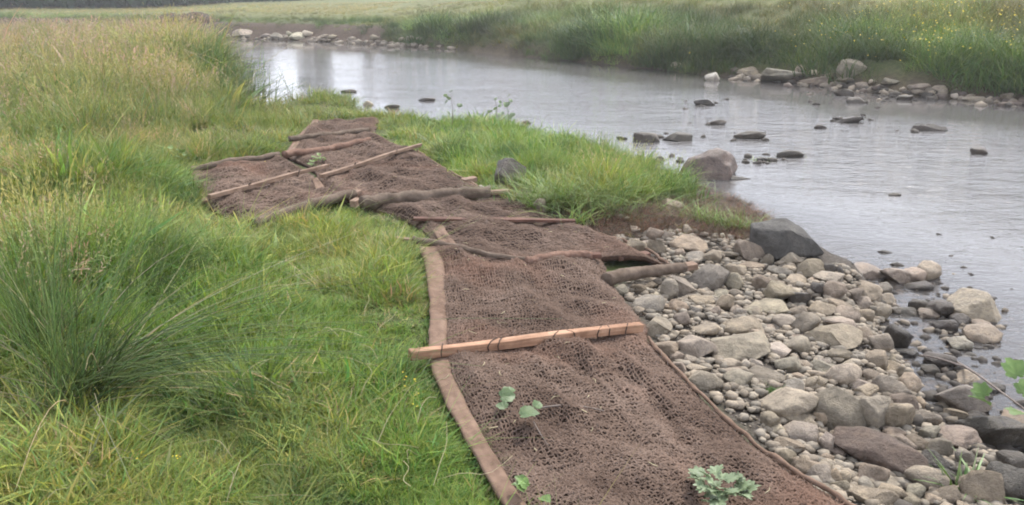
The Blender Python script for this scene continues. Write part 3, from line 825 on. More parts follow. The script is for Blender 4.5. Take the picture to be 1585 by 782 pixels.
rocks(1250, 440, 4.343, '''
1120 160 270 180 t rough | biggest pale boulder out in the shallows on the right
900 170 170 110 d round; 815 200 120 60 b; 750 150 110 80 d rough; 1030 245 110 70 d; 1180 275 130 60 b; 1080 310 60 80 d
930 285 130 90 d round | dark wet stone in front of the pale shallows boulder
1175 340 180 100 r round | reddish rounded stone in the shallows below the pale boulder
200 355 370 140 t slab | long layered driftwood-like tan slab
215 270 180 90 p rough; 385 340 110 80 t; 660 460 130 60 d rough; 540 490 90 50 b; 210 480 150 80 g; 360 525 90 45 g; 110 560 150 80 g
490 405 130 130 p round | pale rounded stone beside the dark crumbly rock
600 370 130 160 55 d rough | dark crumbly rock at the inlet
460 510 130 110 b round; 570 570 130 80 t; 510 645 80 55 w; 360 680 140 80 g; 90 680 80 80 p; 30 600 80 60 p
245 610 210 150 p round | large pale tan boulder with a small stone on it
420 625 110 95 b round | round grey-brown cobble right of the pale tan boulder
570 700 190 150 g slab | flat grey stone facing the pool
690 690 120 140 t rough | cracked tan stone beside the pool
890 510 170 100 d round; 830 580 110 60 d; 1020 400 130 80 m; 1080 630 140 70 t; 1190 690 140 60 d; 1270 700 90 50 d; 930 585 70 40 d
''')
rocks(1180, 600, 3.914, '''
165 105 270 180 p round | big pale boulder under the little grass tuft
480 130 290 230 m round | largest greenish-grey boulder right of centre in the stones
670 165 190 190 g angular | grey banded stone leaning on the largest greenish boulder
825 185 160 150 t rough | speckled tan boulder beside the banded stone
860 95 140 100 b round; 625 32 130 80 p angular; 50 195 100 120 t; 90 245 110 60 p; 355 190 80 80 t round
215 200 210 65 16 p slab | narrow pale finger-shaped stone below the big pale boulder
240 275 190 110 20 g angular | dark-fronted angular stone below the finger-shaped one
160 350 150 80 t angular; 385 345 90 120 g; 265 365 60 45 t; 480 325 140 90 b slab; 455 390 80 50 r; 150 430 100 90 t; 265 410 60 50 t; 395 435 80 60 t
280 480 180 110 t slab | flat tan stone with a worn face near the mat edge
345 535 140 90 g round; 430 540 90 90 t round; 495 545 70 70 t; 535 530 120 40 45 b slab; 415 470 120 50 20 g slab; 570 465 150 40 d slab
665 525 170 120 b round | smooth round brown stone left of the long slab
725 415 500 180 38 q round | long dark smooth slab lying diagonally, longest of the stones
860 345 130 90 40 b; 950 340 160 80 25 b round; 1070 375 120 110 b; 930 420 100 60 b; 1010 280 110 80 g; 990 190 120 80 b; 800 275 110 70 b; 1170 155 120 60 b; 1290 175 110 60 d
1190 70 250 150 r rough | broad reddish-brown boulder behind the leafy branch
1410 275 310 180 d round | biggest dark brown boulder at the right edge
1180 300 200 100 r round | low reddish stone left of the dark brown boulder
1540 200 180 90 r; 1070 465 180 80 25 d angular; 1090 540 130 80 d; 1530 450 130 90 d; 1250 505 80 50 b; 1370 505 70 40 t; 1445 520 80 45 t; 1400 560 110 70 d; 1380 390 110 50 r
1000 555 190 130 42 g round | tapering grey stone right of the long dark slab
1210 430 90 110 g angular | blue-grey upright stone near the right edge
1540 585 220 170 d angular | dark greenish block in the bottom right corner
1340 630 190 170 b angular | brown sloping block beside the bottom right corner
370 612 140 60 p round | pale oval stone against the mat edge at the bottom
475 605 90 80 t; 745 575 170 70 p; 785 640 170 100 t; 890 690 100 60 t; 930 640 100 90 g round; 1045 640 70 60 t; 1025 680 80 50 t; 1130 660 120 90 b
640 655 310 100 22 t angular | big tan slab at the bottom edge of the stones
''')
rocks(0, 0, 1, '''
1098 258 80 50 q rough | big mossy pinkish boulder standing alone in the river
1122 276 72 9 d slab | flat dark ledge at the foot of the lone river boulder
1047 101 15 11 w round | small white stone in the water by the far bank
1102 121 20 14 w round | rounded white stone in the water right of the smaller white one
1158 112 30 12 b; 1090 160 26 7 d; 1000 215 32 12 d rough; 1048 214 36 10 d rough; 1110 191 25 7 d; 1160 211 38 9 m rough; 1225 240 36 9 m rough; 1270 197 15 5 d
1315 187 40 10 d angular | dark angular stone alone in mid-river
1440 200 40 7 d; 1515 235 20 8 d; 1385 302 15 4 d; 660 155 22 5 d; 540 142 20 4 d; 607 166 20 5 d; 875 210 18 4 d; 815 190 12 5 d; 1305 145 25 8 d; 1325 157 24 7 d; 1020 250 14 5 d; 1180 248 16 6 d
570 161 14 9 w round | small white stone off the tip of the green spit
1210 120 58 20 m rough | broad mossy rock at the foot of the far bank
1240 107 18 12 p; 1260 112 15 8 p; 1260 126 40 13 b; 1310 124 25 9 b; 1350 127 12 7 p; 1377 125 26 10 p; 1335 132 20 8 r; 1425 136 25 10 b; 1515 153 42 6 t slab; 1560 150 22 10 b; 1400 152 20 6 d; 1480 148 14 8 p; 1455 137 18 7 p; 1285 117 14 8 r
1316 106 36 26 g angular | tall grey boulder backed into the far bank
375 51 30 9 p slab; 430 57 20 8 g; 500 57 20 6 p; 514 57 14 6 t; 580 58 14 8 b; 635 60 11 8 p; 650 60 10 6 p; 545 60 12 6 t; 412 56 14 7 g; 622 61 10 5 t
460 57 22 9 w | large white stone, biggest of the pale stones below the far left bank
476 52 16 9 w; 449 52 12 7 p
790 272 44 46 d rough | grey boulder with a dark hollow set in the grass above the cloth roll
836 322 20 26 g; 745 291 9 9 w; 759 290 16 8 p; 775 291 10 8 r; 789 298 14 8 t; 805 305 20 12 r; 822 300 14 10 t; 790 315 16 10 t
1040 318 34 20 r slab | pinkish flat rock under the end of the grass bank
905 330 16 6 p; 960 335 14 7 p; 970 338 10 6 w; 985 355 16 8 t; 400 246 9 6 w
''')
print('listed stones', len(ROCKS))
Rv, Fv, Uv = np.array([1, 0, 0.0]), np.array([0, 1.0, 0]), np.array([0, 0, 1.0])
stones = []
r_ = np.random.default_rng(99)
placed = []                        # x, y, radius
arr = np.array([(q[0], q[1]) for q in ROCKS])
g0 = ground(arr[:, 0], arr[:, 1], 0.0)
for k, (px, py, w, h, ang, tone, kind, lab) in enumerate(ROCKS):
    slant = np.linalg.norm(g0[k] - [0, 0, CAMH])
    pw = slant * cp / F * 1.05; ww, hh = w * pw * 1.10, h * pw * 1.12
    th = math.asin(min(.95, CAMH / slant)) if slant > CAMH else .6
    dep = min(ww, hh * 2.2) * r_.uniform(.75, 1.0)
    if kind == 'slab': dep *= 1.1
    if abs(ang) > 9: dep = min(dep, hh * 1.15)
    c2 = hh ** 2 - (dep * math.sin(th) * .85) ** 2
    ht = math.sqrt(max(c2, (.45 * hh) ** 2)) / math.cos(th)
    if lab is None and g0[k][2] < .01 and py < 320: hh *= 1.5; ht *= 1.5; ww *= 1.1; kind = 'rough' if kind in (None, 'slab') else kind; tone = 'd' if tone == 'm' else tone
    up_off = max(.25 * ht, .0)
    stones.append((px, py, ww, dep, ht, ang, tone, kind, lab, up_off))
offs = np.array([s[-1] for s in stones])
pos = ground(arr[:, 0], arr[:, 1], offs)
def basis(ang, seed_r, flat=True):
    a = rad(-ang)
    e1 = Rv * math.cos(a) + (Fv * .86 + Uv * .28) * math.sin(a) * 1.25
    e1 = e1 / np.linalg.norm(e1)
    t = np.array([seed_r.normal(0, .22), seed_r.normal(0, .22), 1.0])
    e2 = np.cross(t, e1); e2 /= np.linalg.norm(e2); e3 = np.cross(e1, e2)
    return e1, e2, e3
def put_stone(c, ww, dep, ht, e, tone, kind, r):
    size = max(ww, dep, ht)
    sub = 4 if size > .20 else (3 if size > .07 else 2)
    if c[1] > 9 and size < .4: sub = max(2, sub - 1)
    lst = LIB[kind, sub]
    o = link('stone', lst[int(r.integers(len(lst)))])
    wet = tone in 'd' or c[2] - ht * .3 < 0.02
    mat = M['wetstone'] if wet else M['stone']
    if len(o.data.materials) == 0: o.data.materials.append(M['stone'])
    o.material_slots[0].link = 'OBJECT'; o.material_slots[0].material = mat
    e1, e2, e3 = e
    flip = [1 if r.random() < .5 else -1 for _ in range(2)]
    mx = np.eye(4); mx[:3, 0] = e1 * ww / 2 * flip[0]; mx[:3, 1] = e2 * dep / 2 * flip[1]; mx[:3, 2] = e3 * ht / 2 * flip[0] * flip[1]; mx[:3, 3] = c
    o.matrix_world = Matrix(mx.tolist())
    v = r.uniform(.82, 1.18); t = TONE[tone]
    o.color = (t[0] * v * r.uniform(.96, 1.05), t[1] * v, t[2] * v * r.uniform(.94, 1.06), 1)
    return o
REC = []
for k, s in enumerate(stones):
    px, py, ww, dep, ht, ang, tone, kind, lab, up = s
    tone = tone or str(r_.choice(list('tgpb'))); kind = kind or str(r_.choice(['round', 'angular', 'angular', 'rough']))
    o = put_stone(pos[k], ww, dep, ht, basis(ang, r_), tone, kind, r_)
    placed.append((pos[k][0], pos[k][1], .5 * math.sqrt(ww * dep) * .82))
    REC.append([o, px, py, ww, tone, kind, lab])
# more cobbles between the listed ones
cand = []
bb0, bb1 = STONEZ.min(0), STONEZ.max(0)
PL = list(placed)
def zone_pts(n, seed):
    r = np.random.default_rng(seed)
    P = np.stack([r.uniform(bb0[0], bb1[0] + 1.4, n), r.uniform(bb0[1], bb1[1], n)], 1)
    d = sdist(P, STONEZ); dn = sdist(P, NEAR); keep = (d > .01) | ((d > -1.6) & (dn < .05) & (dn > -.9) & (P[:, 1] < 6.6) & (P[:, 0] > .8) & (r.random(n) < np.exp(dn * 1.9) * .85))
    keep &= ~inside(P, MATZ)
    return P[keep], r
P, r = zone_pts(9000, 4)
fill = []
pl = np.array(PL)
for (x, y) in P:
    if len(fill) >= 115: break
    rr = .5 * r.choice([.05, .065, .08, .10, .12], p=[.25, .3, .25, .15, .05])
    d = np.hypot(pl[:, 0] - x, pl[:, 1] - y) - pl[:, 2] - rr
    if d.min() > -.012:
        fill.append((x, y, rr)); pl = np.vstack([pl, (x, y, rr)])
fz = H(np.array([f[0] for f in fill]), np.array([f[1] for f in fill]))
for (x, y, rr), z in zip(fill, fz):
    tone = str(r.choice(list('tgpbg'), p=[.3, .25, .2, .15, .1])); kind = str(r.choice(['round', 'round', 'angular', 'rough']))
    if z < .0: tone = 'd'
    ht = rr * 2 * r.uniform(.5, .8); c = np.array([x, y, max(z, -.05) + ht * .3])
    an = r.uniform(0, 180); e1 = np.array([math.cos(an), math.sin(an), r.normal(0, .1)]); e1 /= np.linalg.norm(e1)
    e2 = np.cross([0, 0, 1.0], e1); e2 /= np.linalg.norm(e2)
    o = put_stone(c, rr * 2.2, rr * 2 * r.uniform(.7, .95), ht, (e1, e2, np.cross(e1, e2)), tone, kind, r)
    d = c - [0, 0, CAMH]; dd = np.array([d[0], d[1] * cp - d[2] * sp, d[1] * sp + d[2] * cp])
    REC.append([o, 792.5 + F * dd[0] / dd[1], 391 - F * dd[2] / dd[1], rr * 2.2, tone, kind, None])
# the 300 that show largest stay things of their own; the smallest join the gravel
EXTRA = []
dist = lambda q: q[3] / np.linalg.norm(np.array(q[0].matrix_world.translation) - [0, 0, CAMH])
order = sorted(REC, key=lambda q: (q[6] is None, -dist(q)))
for q in order[300:]:
    mw = np.array(q[0].matrix_world); V = rock_verts(1, 'angular' if q[5] == 'angular' else 'round', int(r.integers(1000)))
    EXTRA.append((V @ mw[:3, :3].T + mw[:3, 3], q[0].color[:3])); bpy.data.objects.remove(q[0])
REC = order[:300]
# labels: a landmark stone has its own words, the others are told by size, colour and the landmark beside them
land = [q for q in REC if q[6]]
seen = {}
for q in REC:
    o, px, py, ww, tone, kind, lab = q
    if lab: tag(o, lab, 'stone', 'river stones'); continue
    best = min(land, key=lambda l: (l[1] - px) ** 2 + 3 * (l[2] - py) ** 2)
    dx, dy = px - best[1], (py - best[2]) * 1.8
    where = ('to the right of' if dx > 0 else 'to the left of') if abs(dx) > abs(dy) else ('in front of' if dy > 0 else 'behind')
    size = 'large' if ww > .22 else ('medium' if ww > .13 else ('small' if ww > .075 else 'tiny'))
    shape = {'round': 'rounded', 'angular': 'angular', 'slab': 'flat', 'rough': 'rough'}[kind]
    core = ' '.join(best[6].split(',')[0].split()[:6])
    seen.setdefault(' '.join(f'{size} {TWORD[tone]} {shape} stone {where} the {core}'.split()[:16]), []).append(q)
for lab, qs in seen.items():
    for q in qs: tag(q[0], lab, 'stone', 'river stones')
    if len(qs) > 1:
        for q, wd in zip(sorted(qs, key=lambda t: t[1]), ['leftmost', 'second', 'third', 'fourth', 'fifth', 'sixth', 'seventh', 'eighth'] + ['further'] * 99):
            q[0]['label'] = ' '.join((wd + ' ' + lab).split()[:16])
# gravel: pebbles too many to count, one object
P, r = zone_pts(26000, 6)
d = np.full(len(P), 9.0)
for (x, y, q) in pl: d = np.minimum(d, np.hypot(P[:, 0] - x, P[:, 1] - y) - q)
P = P[d > -.02][:8500]
n = len(P); Zp = H(P[:, 0], P[:, 1])
rr = .006 + .030 * r.random(n) ** 2.0
V0, T0 = ICO[1]
base = np.stack([rock_verts(1, 'round', 500 + i) * [1, .8, .6] for i in range(8)])
A = base[r.integers(0, 8, n)] * rr[:, None, None]
an = r.random(n) * 6.28; ca, sa = np.cos(an)[:, None], np.sin(an)[:, None]
A = np.stack([A[..., 0] * ca - A[..., 1] * sa, A[..., 0] * sa + A[..., 1] * ca, A[..., 2]], -1)
A += np.stack([P[:, 0], P[:, 1], np.maximum(Zp, -.05) + rr * .4], 1)[:, None]
def rubble(pxs, pys, smin, smax, tones, seed):
    r2 = np.random.default_rng(seed); g = ground(pxs, pys, .0)
    for q in g:
        if q[2] > .3 and q[1] < 9: continue
        s_ = r2.uniform(smin, smax); V = rock_verts(1, 'angular', int(r2.integers(900))) * s_ * np.array([1, r2.uniform(.6, .9), r2.uniform(.4, .75)]); a_ = r2.random() * 6.28
        V = np.stack([V[:, 0] * math.cos(a_) - V[:, 1] * math.sin(a_), V[:, 0] * math.sin(a_) + V[:, 1] * math.cos(a_), V[:, 2]], 1)
        EXTRA.append((V + q + [0, 0, s_ * .12], tuple(np.array(TONE[str(r2.choice(tones))]) * r2.uniform(.6, 1.1))))
r2 = np.random.default_rng(71)
px_ = r2.uniform(1130, 1585, 150); rubble(px_, np.interp(px_, [1060, 1180, 1300, 1400, 1530, 1585], [115, 124, 137, 148, 156, 161]) + r2.normal(-1, 5, 150), .05, .15, list('bddqt'), 72)
px_ = r2.uniform(350, 700, 90); rubble(px_, np.interp(px_, [350, 450, 530, 600, 700], [60, 63, 66, 71, 77]) + r2.normal(-2, 2, 90), .06, .18, list('btgp'), 73)
rubble(r2.normal(1455, 55, 170), r2.normal(505, 50, 170), .012, .045, list('ddb'), 74)
rubble(r2.normal(1500, 60, 90), r2.normal(650, 50, 90), .02, .055, list('ddb'), 75)
rv = np.array([(1000, 215), (1048, 214), (1090, 160), (1110, 191), (1160, 211), (1225, 240), (1315, 187), (1440, 200), (1305, 145), (1325, 157), (1180, 248), (1098, 272), (1020, 250), (1260, 160), (1380, 165)])
ri = r2.integers(0, len(rv), 110); rubble(rv[ri, 0] + r2.normal(0, 22, 110), rv[ri, 1] + r2.normal(0, 4, 110), .02, .085, list('dd'), 77)
rubble(r2.uniform(860, 1060, 60), r2.uniform(330, 372, 60), .012, .04, list('btrg'), 76)
A = np.concatenate([A, np.stack([x[0] for x in EXTRA])]); n1 = len(A)
me = mesh_np('gravel', A.reshape(-1, 3), tris=(T0[None] + (np.arange(n1) * len(V0))[:, None, None]).reshape(-1, 3))
keys = list('tgpbgt'); tc = np.array([TONE[keys[i]] for i in r.integers(0, 6, n)]) * r.uniform(.6, 1.1, (n, 1)); tc = np.vstack([tc, [x[1] for x in EXTRA]])
attr(me, 'pcol', np.repeat(np.concatenate([tc, np.ones((n1, 1))], 1), len(V0), 0), 'FLOAT_COLOR')
tag(link('gravel', me, M['gravel']), 'loose brown and grey gravel between the stones', 'gravel', kind='stuff')
print('stones ok', len(REC))

# ------------------------------------------------------------------ grass
def clump(name, n, rad_, w, lean, droop, hmin, seed, seedhead=0.0, flat=0.0, lv=5, jitter=.25):
    r = np.random.default_rng(seed)
    a0 = r.random(n) * 6.283; rr = rad_ * np.sqrt(r.random(n))
    bx, by = rr * np.cos(a0), rr * np.sin(a0)
    az = a0 + r.normal(0, .9, n); L = r.uniform(hmin, 1, n)
    le = np.abs(r.normal(lean, lean * .6, n)) + flat * r.random(n); dr = np.abs(r.normal(droop, droop * .6, n))
    sidec = np.stack([-np.sin(az + r.normal(0, .7, n)), np.cos(az), 0 * az], 1)
    s = np.linspace(0, 1, lv)
    V, Q, T, C = [], [], [], []
    wob = r.normal(0, .04, (n, 2))
    hx = L[:, None] * (le[:, None] * s + dr[:, None] * s ** 2)
    hz = L[:, None] * (s - .45 * dr[:, None] * s ** 2.2) / np.sqrt(1 + le[:, None] ** 2)
    ctr = np.stack([bx[:, None] + hx * np.cos(az)[:, None] + wob[:, :1] * np.sin(s * 5), by[:, None] + hx * np.sin(az)[:, None] + wob[:, 1:] * np.sin(s * 4), hz], -1)
    ww = w * r.uniform(.6, 1.3, n)[:, None] * np.clip(1 - s ** 1.8, .06, 1)[None]
    left = ctr + sidec[:, None] * ww[..., None] * .5; right = ctr - sidec[:, None] * ww[..., None] * .5
    Vb = np.stack([left, right], 2).reshape(-1, 3)
    b = (np.arange(n)[:, None] * lv + np.arange(lv - 1)[None]).ravel() * 2
    Qb = np.stack([b, b + 1, b + 3, b + 2], -1)
    v = r.uniform(.7, 1.3, n); hue = r.normal(0, jitter, n)
    dry = r.random(n) < .17
    cb = np.stack([v * (1 + .55 * hue), v, v * (1 - .4 * hue)], 1); cb[dry] = np.array([1.9, 1.35, 1.6]) * v[dry, None]
    Cb = np.repeat(cb, lv * 2, 0)
    A = Acc(); A.add(Vb, Qb); cols = [Cb]
    if seedhead > 0:
        k = int(n * seedhead); idx = r.choice(n, k, False)
        for i in idx:
            top = ctr[i, -1]; d = ctr[i, -1] - ctr[i, -2]; d = d / (np.linalg.norm(d) + 1e-9)
            m = 9
            t = r.random(m); o = top - d * (t * .22)[:, None]; sp_ = r.normal(0, .028, (m, 3)); e_ = o + sp_ + d * .035
            wv = np.cross(sp_, d); wv /= np.linalg.norm(wv, axis=1)[:, None] + 1e-9; wv *= .0055
            Vs = np.stack([o, (o + e_) / 2 + wv, e_, (o + e_) / 2 - wv], 1).reshape(-1, 3)
            A.add(Vs, (np.arange(m) * 4)[:, None] + np.arange(4)[None]); cols.append(np.tile(np.array([[1.9, 1.35, 2.0]]) * r.uniform(.8, 1.2), (m * 4, 1)))
    me = A.mesh(name); C = np.vstack(cols)
    attr(me, 'bcol', np.concatenate([np.clip(C, 0, 4), np.ones((len(C), 1))], 1), 'FLOAT_COLOR')
    me.materials.append(M['grass'])
    return me
GC = bpy.data.collections.new('grass_clumps')
kinds = []
def addk(kind, count, **kw):
    ids = []
    for i in range(count):
        me = clump(f'clump_{len(kinds):02d}', seed=1000 + len(kinds), **kw)
        GC.objects.link(bpy.data.objects.new(f'clump_{len(kinds):02d}', me)); ids.append(len(kinds)); kinds.append(kind)
    return ids
K_LAWN = addk('lawn', 5, n=46, rad_=.75, w=.044, lean=.35, droop=.45, hmin=.35)
K_TALL = addk('tall', 5, n=46, rad_=.30, w=.014, lean=.18, droop=.28, hmin=.4)
K_SEED = addk('seed', 4, n=26, rad_=.34, w=.007, lean=.14, droop=.12, hmin=.6, seedhead=.8)
K_LUSH = addk('lush', 4, n=40, rad_=.34, w=.030, lean=.30, droop=.55, hmin=.4)
K_WEED = addk('weed', 3, n=18, rad_=.30, w=.15, lean=.55, droop=.7, hmin=.3)
K_FARL = addk('farlush', 4, n=80, rad_=.36, w=.013, lean=.26, droop=.50, hmin=.3)
K_FLAT = addk('flat', 4, n=34, rad_=.55, w=.022, lean=.9, droop=.5, hmin=.5, flat=1.2)
def instancer(name, pts, rotz, tilt, scl, var, tint, col=GC):
    me = bpy.data.meshes.new(name); me.vertices.add(len(pts)); me.vertices.foreach_set('co', np.asarray(pts, np.float32).ravel()); me.update()
    attr(me, 'rot', np.stack([tilt[:, 0], tilt[:, 1], rotz], 1), 'FLOAT_VECTOR'); attr(me, 'scl', scl, 'FLOAT_VECTOR'); attr(me, 'var', var, 'INT')
    attr(me, 'tint', np.concatenate([tint, np.ones((len(tint), 1))], 1), 'FLOAT_COLOR')
    o = link(name, me)
    ng = bpy.data.node_groups.new(name + '_scatter', 'GeometryNodeTree')
    ng.interface.new_socket('Geometry', in_out='INPUT', socket_type='NodeSocketGeometry'); ng.interface.new_socket('Geometry', in_out='OUTPUT', socket_type='NodeSocketGeometry')
    N, Lk = ng.nodes, ng.links
    gi, go = N.new('NodeGroupInput'), N.new('NodeGroupOutput')
    ci = N.new('GeometryNodeCollectionInfo'); ci.inputs['Collection'].default_value = col; ci.inputs['Separate Children'].default_value = True; ci.inputs['Reset Children'].default_value = True
    ip = N.new('GeometryNodeInstanceOnPoints'); ip.inputs['Pick Instance'].default_value = True
    def na(nm, t):
        q = N.new('GeometryNodeInputNamedAttribute'); q.data_type = t; q.inputs['Name'].default_value = nm; return q.outputs['Attribute']
    Lk.new(gi.outputs[0], ip.inputs['Points']); Lk.new(ci.outputs[0], ip.inputs['Instance'])
    Lk.new(na('var', 'INT'), ip.inputs['Instance Index']); Lk.new(na('scl', 'FLOAT_VECTOR'), ip.inputs['Scale'])
    er = N.new('FunctionNodeEulerToRotation'); Lk.new(na('rot', 'FLOAT_VECTOR'), er.inputs[0]); Lk.new(er.outputs[0], ip.inputs['Rotation'])
    Lk.new(ip.outputs[0], go.inputs[0])
    md = o.modifiers.new('scatter', 'NODES'); md.node_group = ng
    return o
VIV, YEL, DEEP, STRAW, PINK, OLV = [1.36 * np.array(c) for c in ((.100, .168, .034), (.148, .190, .046), (.048, .092, .028), (.205, .175, .105), (.180, .145, .110), (.125, .135, .045))]
hc = np.array([(100, 750, .15, .12), (300, 740, .13, .1), (500, 720, .11, .05), (680, 740, .09, .0), (500, 430, .10, .05), (600, 520, .08, .25), (480, 520, .09, .0), (600, 640, .10, .3), (400, 560, .13, .1), (330, 640, .14, .15), (250, 560, .2, .1), (60, 450, .42, .30), (200, 400, .36, .15), (300, 345, .20, .05), (360, 375, .11, .05), (410, 365, .08, .05), (330, 360, .13, .1), (480, 335, .06, .1), (285, 300, .20, .1), (275, 270, .24, .1), (340, 245, .13, .1), (400, 235, .12, .1), (100, 300, .46, .20),
               (320, 250, .22, .2), (100, 220, .52, .22), (250, 180, .55, .30), (350, 130, .65, .12), (120, 120, .52, .6), (30, 90, .42, .8), (230, 60, .28, .7), (60, 50, .28, .8), (300, 70, .28, .35), (370, 110, .6, .1), (450, 200, .16, .05), (520, 170, .10, .0), (620, 200, .10, .1), (750, 235, .13, .1), (870, 265, .24, .0), (960, 280, .24, .0), (1020, 290, .22, .05), (880, 300, .24, 0), (800, 240, .16, 0), (600, 350, .07, .1), (420, 400, .11, .0)])
hp = ground(hc[:, 0], hc[:, 1])[:, :2]
def near_grass(N, seed):
    r = np.random.default_rng(seed)
    R = r.uniform(1.7, 36, N) if seed != 2 else r.uniform(1.7, 9, N); th = r.uniform(-rad(41), rad(37), N)
    x, y = R * np.sin(th), R * np.cos(th)
    P = np.stack([x, y], 1); dn = sdist(P, NEAR)
    ok = (dn > .06) & (sdist(P, MATZ) < .045); P, dn = P[ok], dn[ok]
    ds, dso = sdist(P, STONEZ), sdist(P, SOILZ)
    ok = (ds < -.02) & (dso < .0) & ~((P[:, 0] > 1.55) & (P[:, 1] < 8.2)) & ~((P[:, 0] > .45) & (P[:, 1] < 5.8)); P, dn = P[ok], dn[ok]
    dm = -sdist(P, MATZ)
    return P, dn, dm, r
parts = []
for sd, N in ((1, 34000), (2, 17000)):
    P, dn, dm, r = near_grass(N, sd)
    n = len(P); h = idw(P, hp, hc[:, 2]); st = idw(P, hp, hc[:, 3])
    h = h * (1 + .35 * fbm(P[:, 0] * 1.6, P[:, 1] * 1.6, seed=70) + .75 * fbm(P[:, 0] * 4.2, P[:, 1] * 4.2, seed=75, octv=2)) * (.45 + .55 * sstep(.0, .22, dm))
    dist = np.hypot(P[:, 0], P[:, 1])
    pn = fbm(P[:, 0] * 1.1, P[:, 1] * 1.1, seed=71); pn2 = fbm(P[:, 0] * 3.3, P[:, 1] * 3.3, seed=72)
    st = np.clip(st + .25 * pn2 + .12 * pn, 0, 1)
    tint = VIV + (YEL - VIV) * sstep(-.25, .35, pn)[:, None]
    tint = tint + (DEEP - tint) * (sstep(.12, .45, -pn2) * .75 + .6 * (1 - sstep(.1, .6, dn)))[:, None].clip(0, .9)
    olv = (.55 * sstep(4.5, 11, dist) * (1 - sstep(-3.2, -1.0, P[:, 0])))[:, None]; tint = tint + (OLV * 1.02 - tint) * olv
    stc = STRAW + (PINK - STRAW) * sstep(6, 14, dist)[:, None]
    isst = r.random(n) < st * .75
    tint[isst] = tint[isst] * .35 + stc[isst] * .65
    tint *= r.uniform(.8, 1.22, (n, 1)) * (1 + r.normal(0, .05, (n, 3)))
    u = r.random(n); var = np.zeros(n, int)
    tall = h > .2
    pick = lambda ids: np.array(ids)[r.integers(0, len(ids), n)]
    var = np.where(tall, np.where(u < .62, pick(K_TALL), np.where(u < .62 + .30 * (st > .2) + .06, pick(K_SEED), pick(K_LUSH))), np.where(u < .86, pick(K_LAWN), pick(K_FLAT)))
    weed = r.random(n) < .035; var = np.where(weed, pick(K_WEED), var)
    sxy = np.where(tall, h * r.uniform(.8, 1.25, n), np.maximum(h, .07) * r.uniform(.9, 1.3, n)) * (1 + .5 * sstep(6, 25, dist)); sz = h * r.uniform(.75, 1.25, n)
    sd_ = np.isin(var, K_SEED); sz[sd_] *= 1.25
    z = H(P[:, 0], P[:, 1]) - .008
    tilt = r.normal(0, .24, (n, 2)); tilt[:, 1] += .12
    parts.append((np.concatenate([P, z[:, None]], 1), r.random(n) * 6.28, tilt, np.stack([sxy, sxy, sz], 1), var, tint))
o = instancer('meadow_grass', *[np.concatenate(c) for c in zip(*parts)])
tag(o, 'green and straw-coloured grass covering the near bank', 'grass', kind='stuff')
# far bank
r = np.random.default_rng(33)
N = 46000
R = r.uniform(14, 75, N); th = r.uniform(-rad(40), rad(40), N)
P = np.stack([R * np.sin(th), R * np.cos(th)], 1); df = sdist(P, FAR)
ok = (df > .12) & ((P[:, 0] > FARSOIL[1]) | (df > 1.7) | (r.random(N) < .12)); P, df, R = P[ok], df[ok], R[ok]
shx = at_z(np.array([1140, 1450]), np.array([118, 146])); shelf = (P[:, 0] > shx[0, 0]) & (P[:, 0] < shx[1, 0]) & (df < 1.0) & (P[:, 1] < 24)
ok = (r.random(len(P)) < np.where(df < 4, 1, .75)) & (~shelf | (r.random(len(P)) < .15)); P, df, R = P[ok], df[ok], R[ok]
n = len(P)
pn = fbm(P[:, 0] * .35, P[:, 1] * .35, seed=81); pn2 = fbm(P[:, 0] * 1.0, P[:, 1] * 1.0, seed=82)
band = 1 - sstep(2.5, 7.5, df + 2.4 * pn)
rt = sstep(-9, 3, P[:, 0])
h = (.24 + .30 * rt) * (1 + .85 * pn2 + .45 * pn) * (.42 + .70 * band) * sstep(-.2, .5, df)
bc = np.stack([r.uniform(-30, 30, 500), r.uniform(14, 50, 500)], 1); bf = r.random((500, 3)); bd = np.full(n, 9e9); bi = np.zeros(n, int)
for q in range(500):
    d2 = (P[:, 0] - bc[q, 0]) ** 2 + (P[:, 1] - bc[q, 1]) ** 2; mk = d2 < bd; bd = np.where(mk, d2, bd); bi = np.where(mk, q, bi)
dome = np.exp(-bd / .8); h = h * (.62 + .75 * bf[bi, 0] * dome + .25 * bf[bi, 1])
h = np.where((df > 8) & (P[:, 0] < -8), .16 + 0 * h, h)
tint = OLV + (VIV - OLV) * sstep(-.1, .4, pn)[:, None]
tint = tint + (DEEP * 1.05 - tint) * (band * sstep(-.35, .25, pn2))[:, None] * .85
mead = STRAW * .15 + OLV * .62
mead = mead * (.85 + .5 * (1 - rt))[:, None]
tint = tint + (mead - tint) * ((1 - band) * (.35 + .35 * sstep(-.3, .3, pn2) + .3 * (1 - rt)))[:, None].clip(0, .9)
tint *= r.uniform(.75, 1.25, (n, 1)) * (.42 + .95 * bf[bi, 2])[:, None]
u = r.random(n); pick = lambda ids: np.array(ids)[r.integers(0, len(ids), n)]
var = np.where(u < .45, pick(K_TALL), np.where(u < .45 + .46 * band, pick(K_FARL), pick(K_SEED)))
s = h * r.uniform(.8, 1.3, n)
tilt = r.normal(0, .12, (n, 2))
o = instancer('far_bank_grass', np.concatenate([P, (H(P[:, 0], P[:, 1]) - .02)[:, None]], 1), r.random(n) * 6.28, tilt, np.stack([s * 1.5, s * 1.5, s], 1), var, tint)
tag(o, 'tall rough grass and meadow on the far bank', 'grass', kind='stuff')
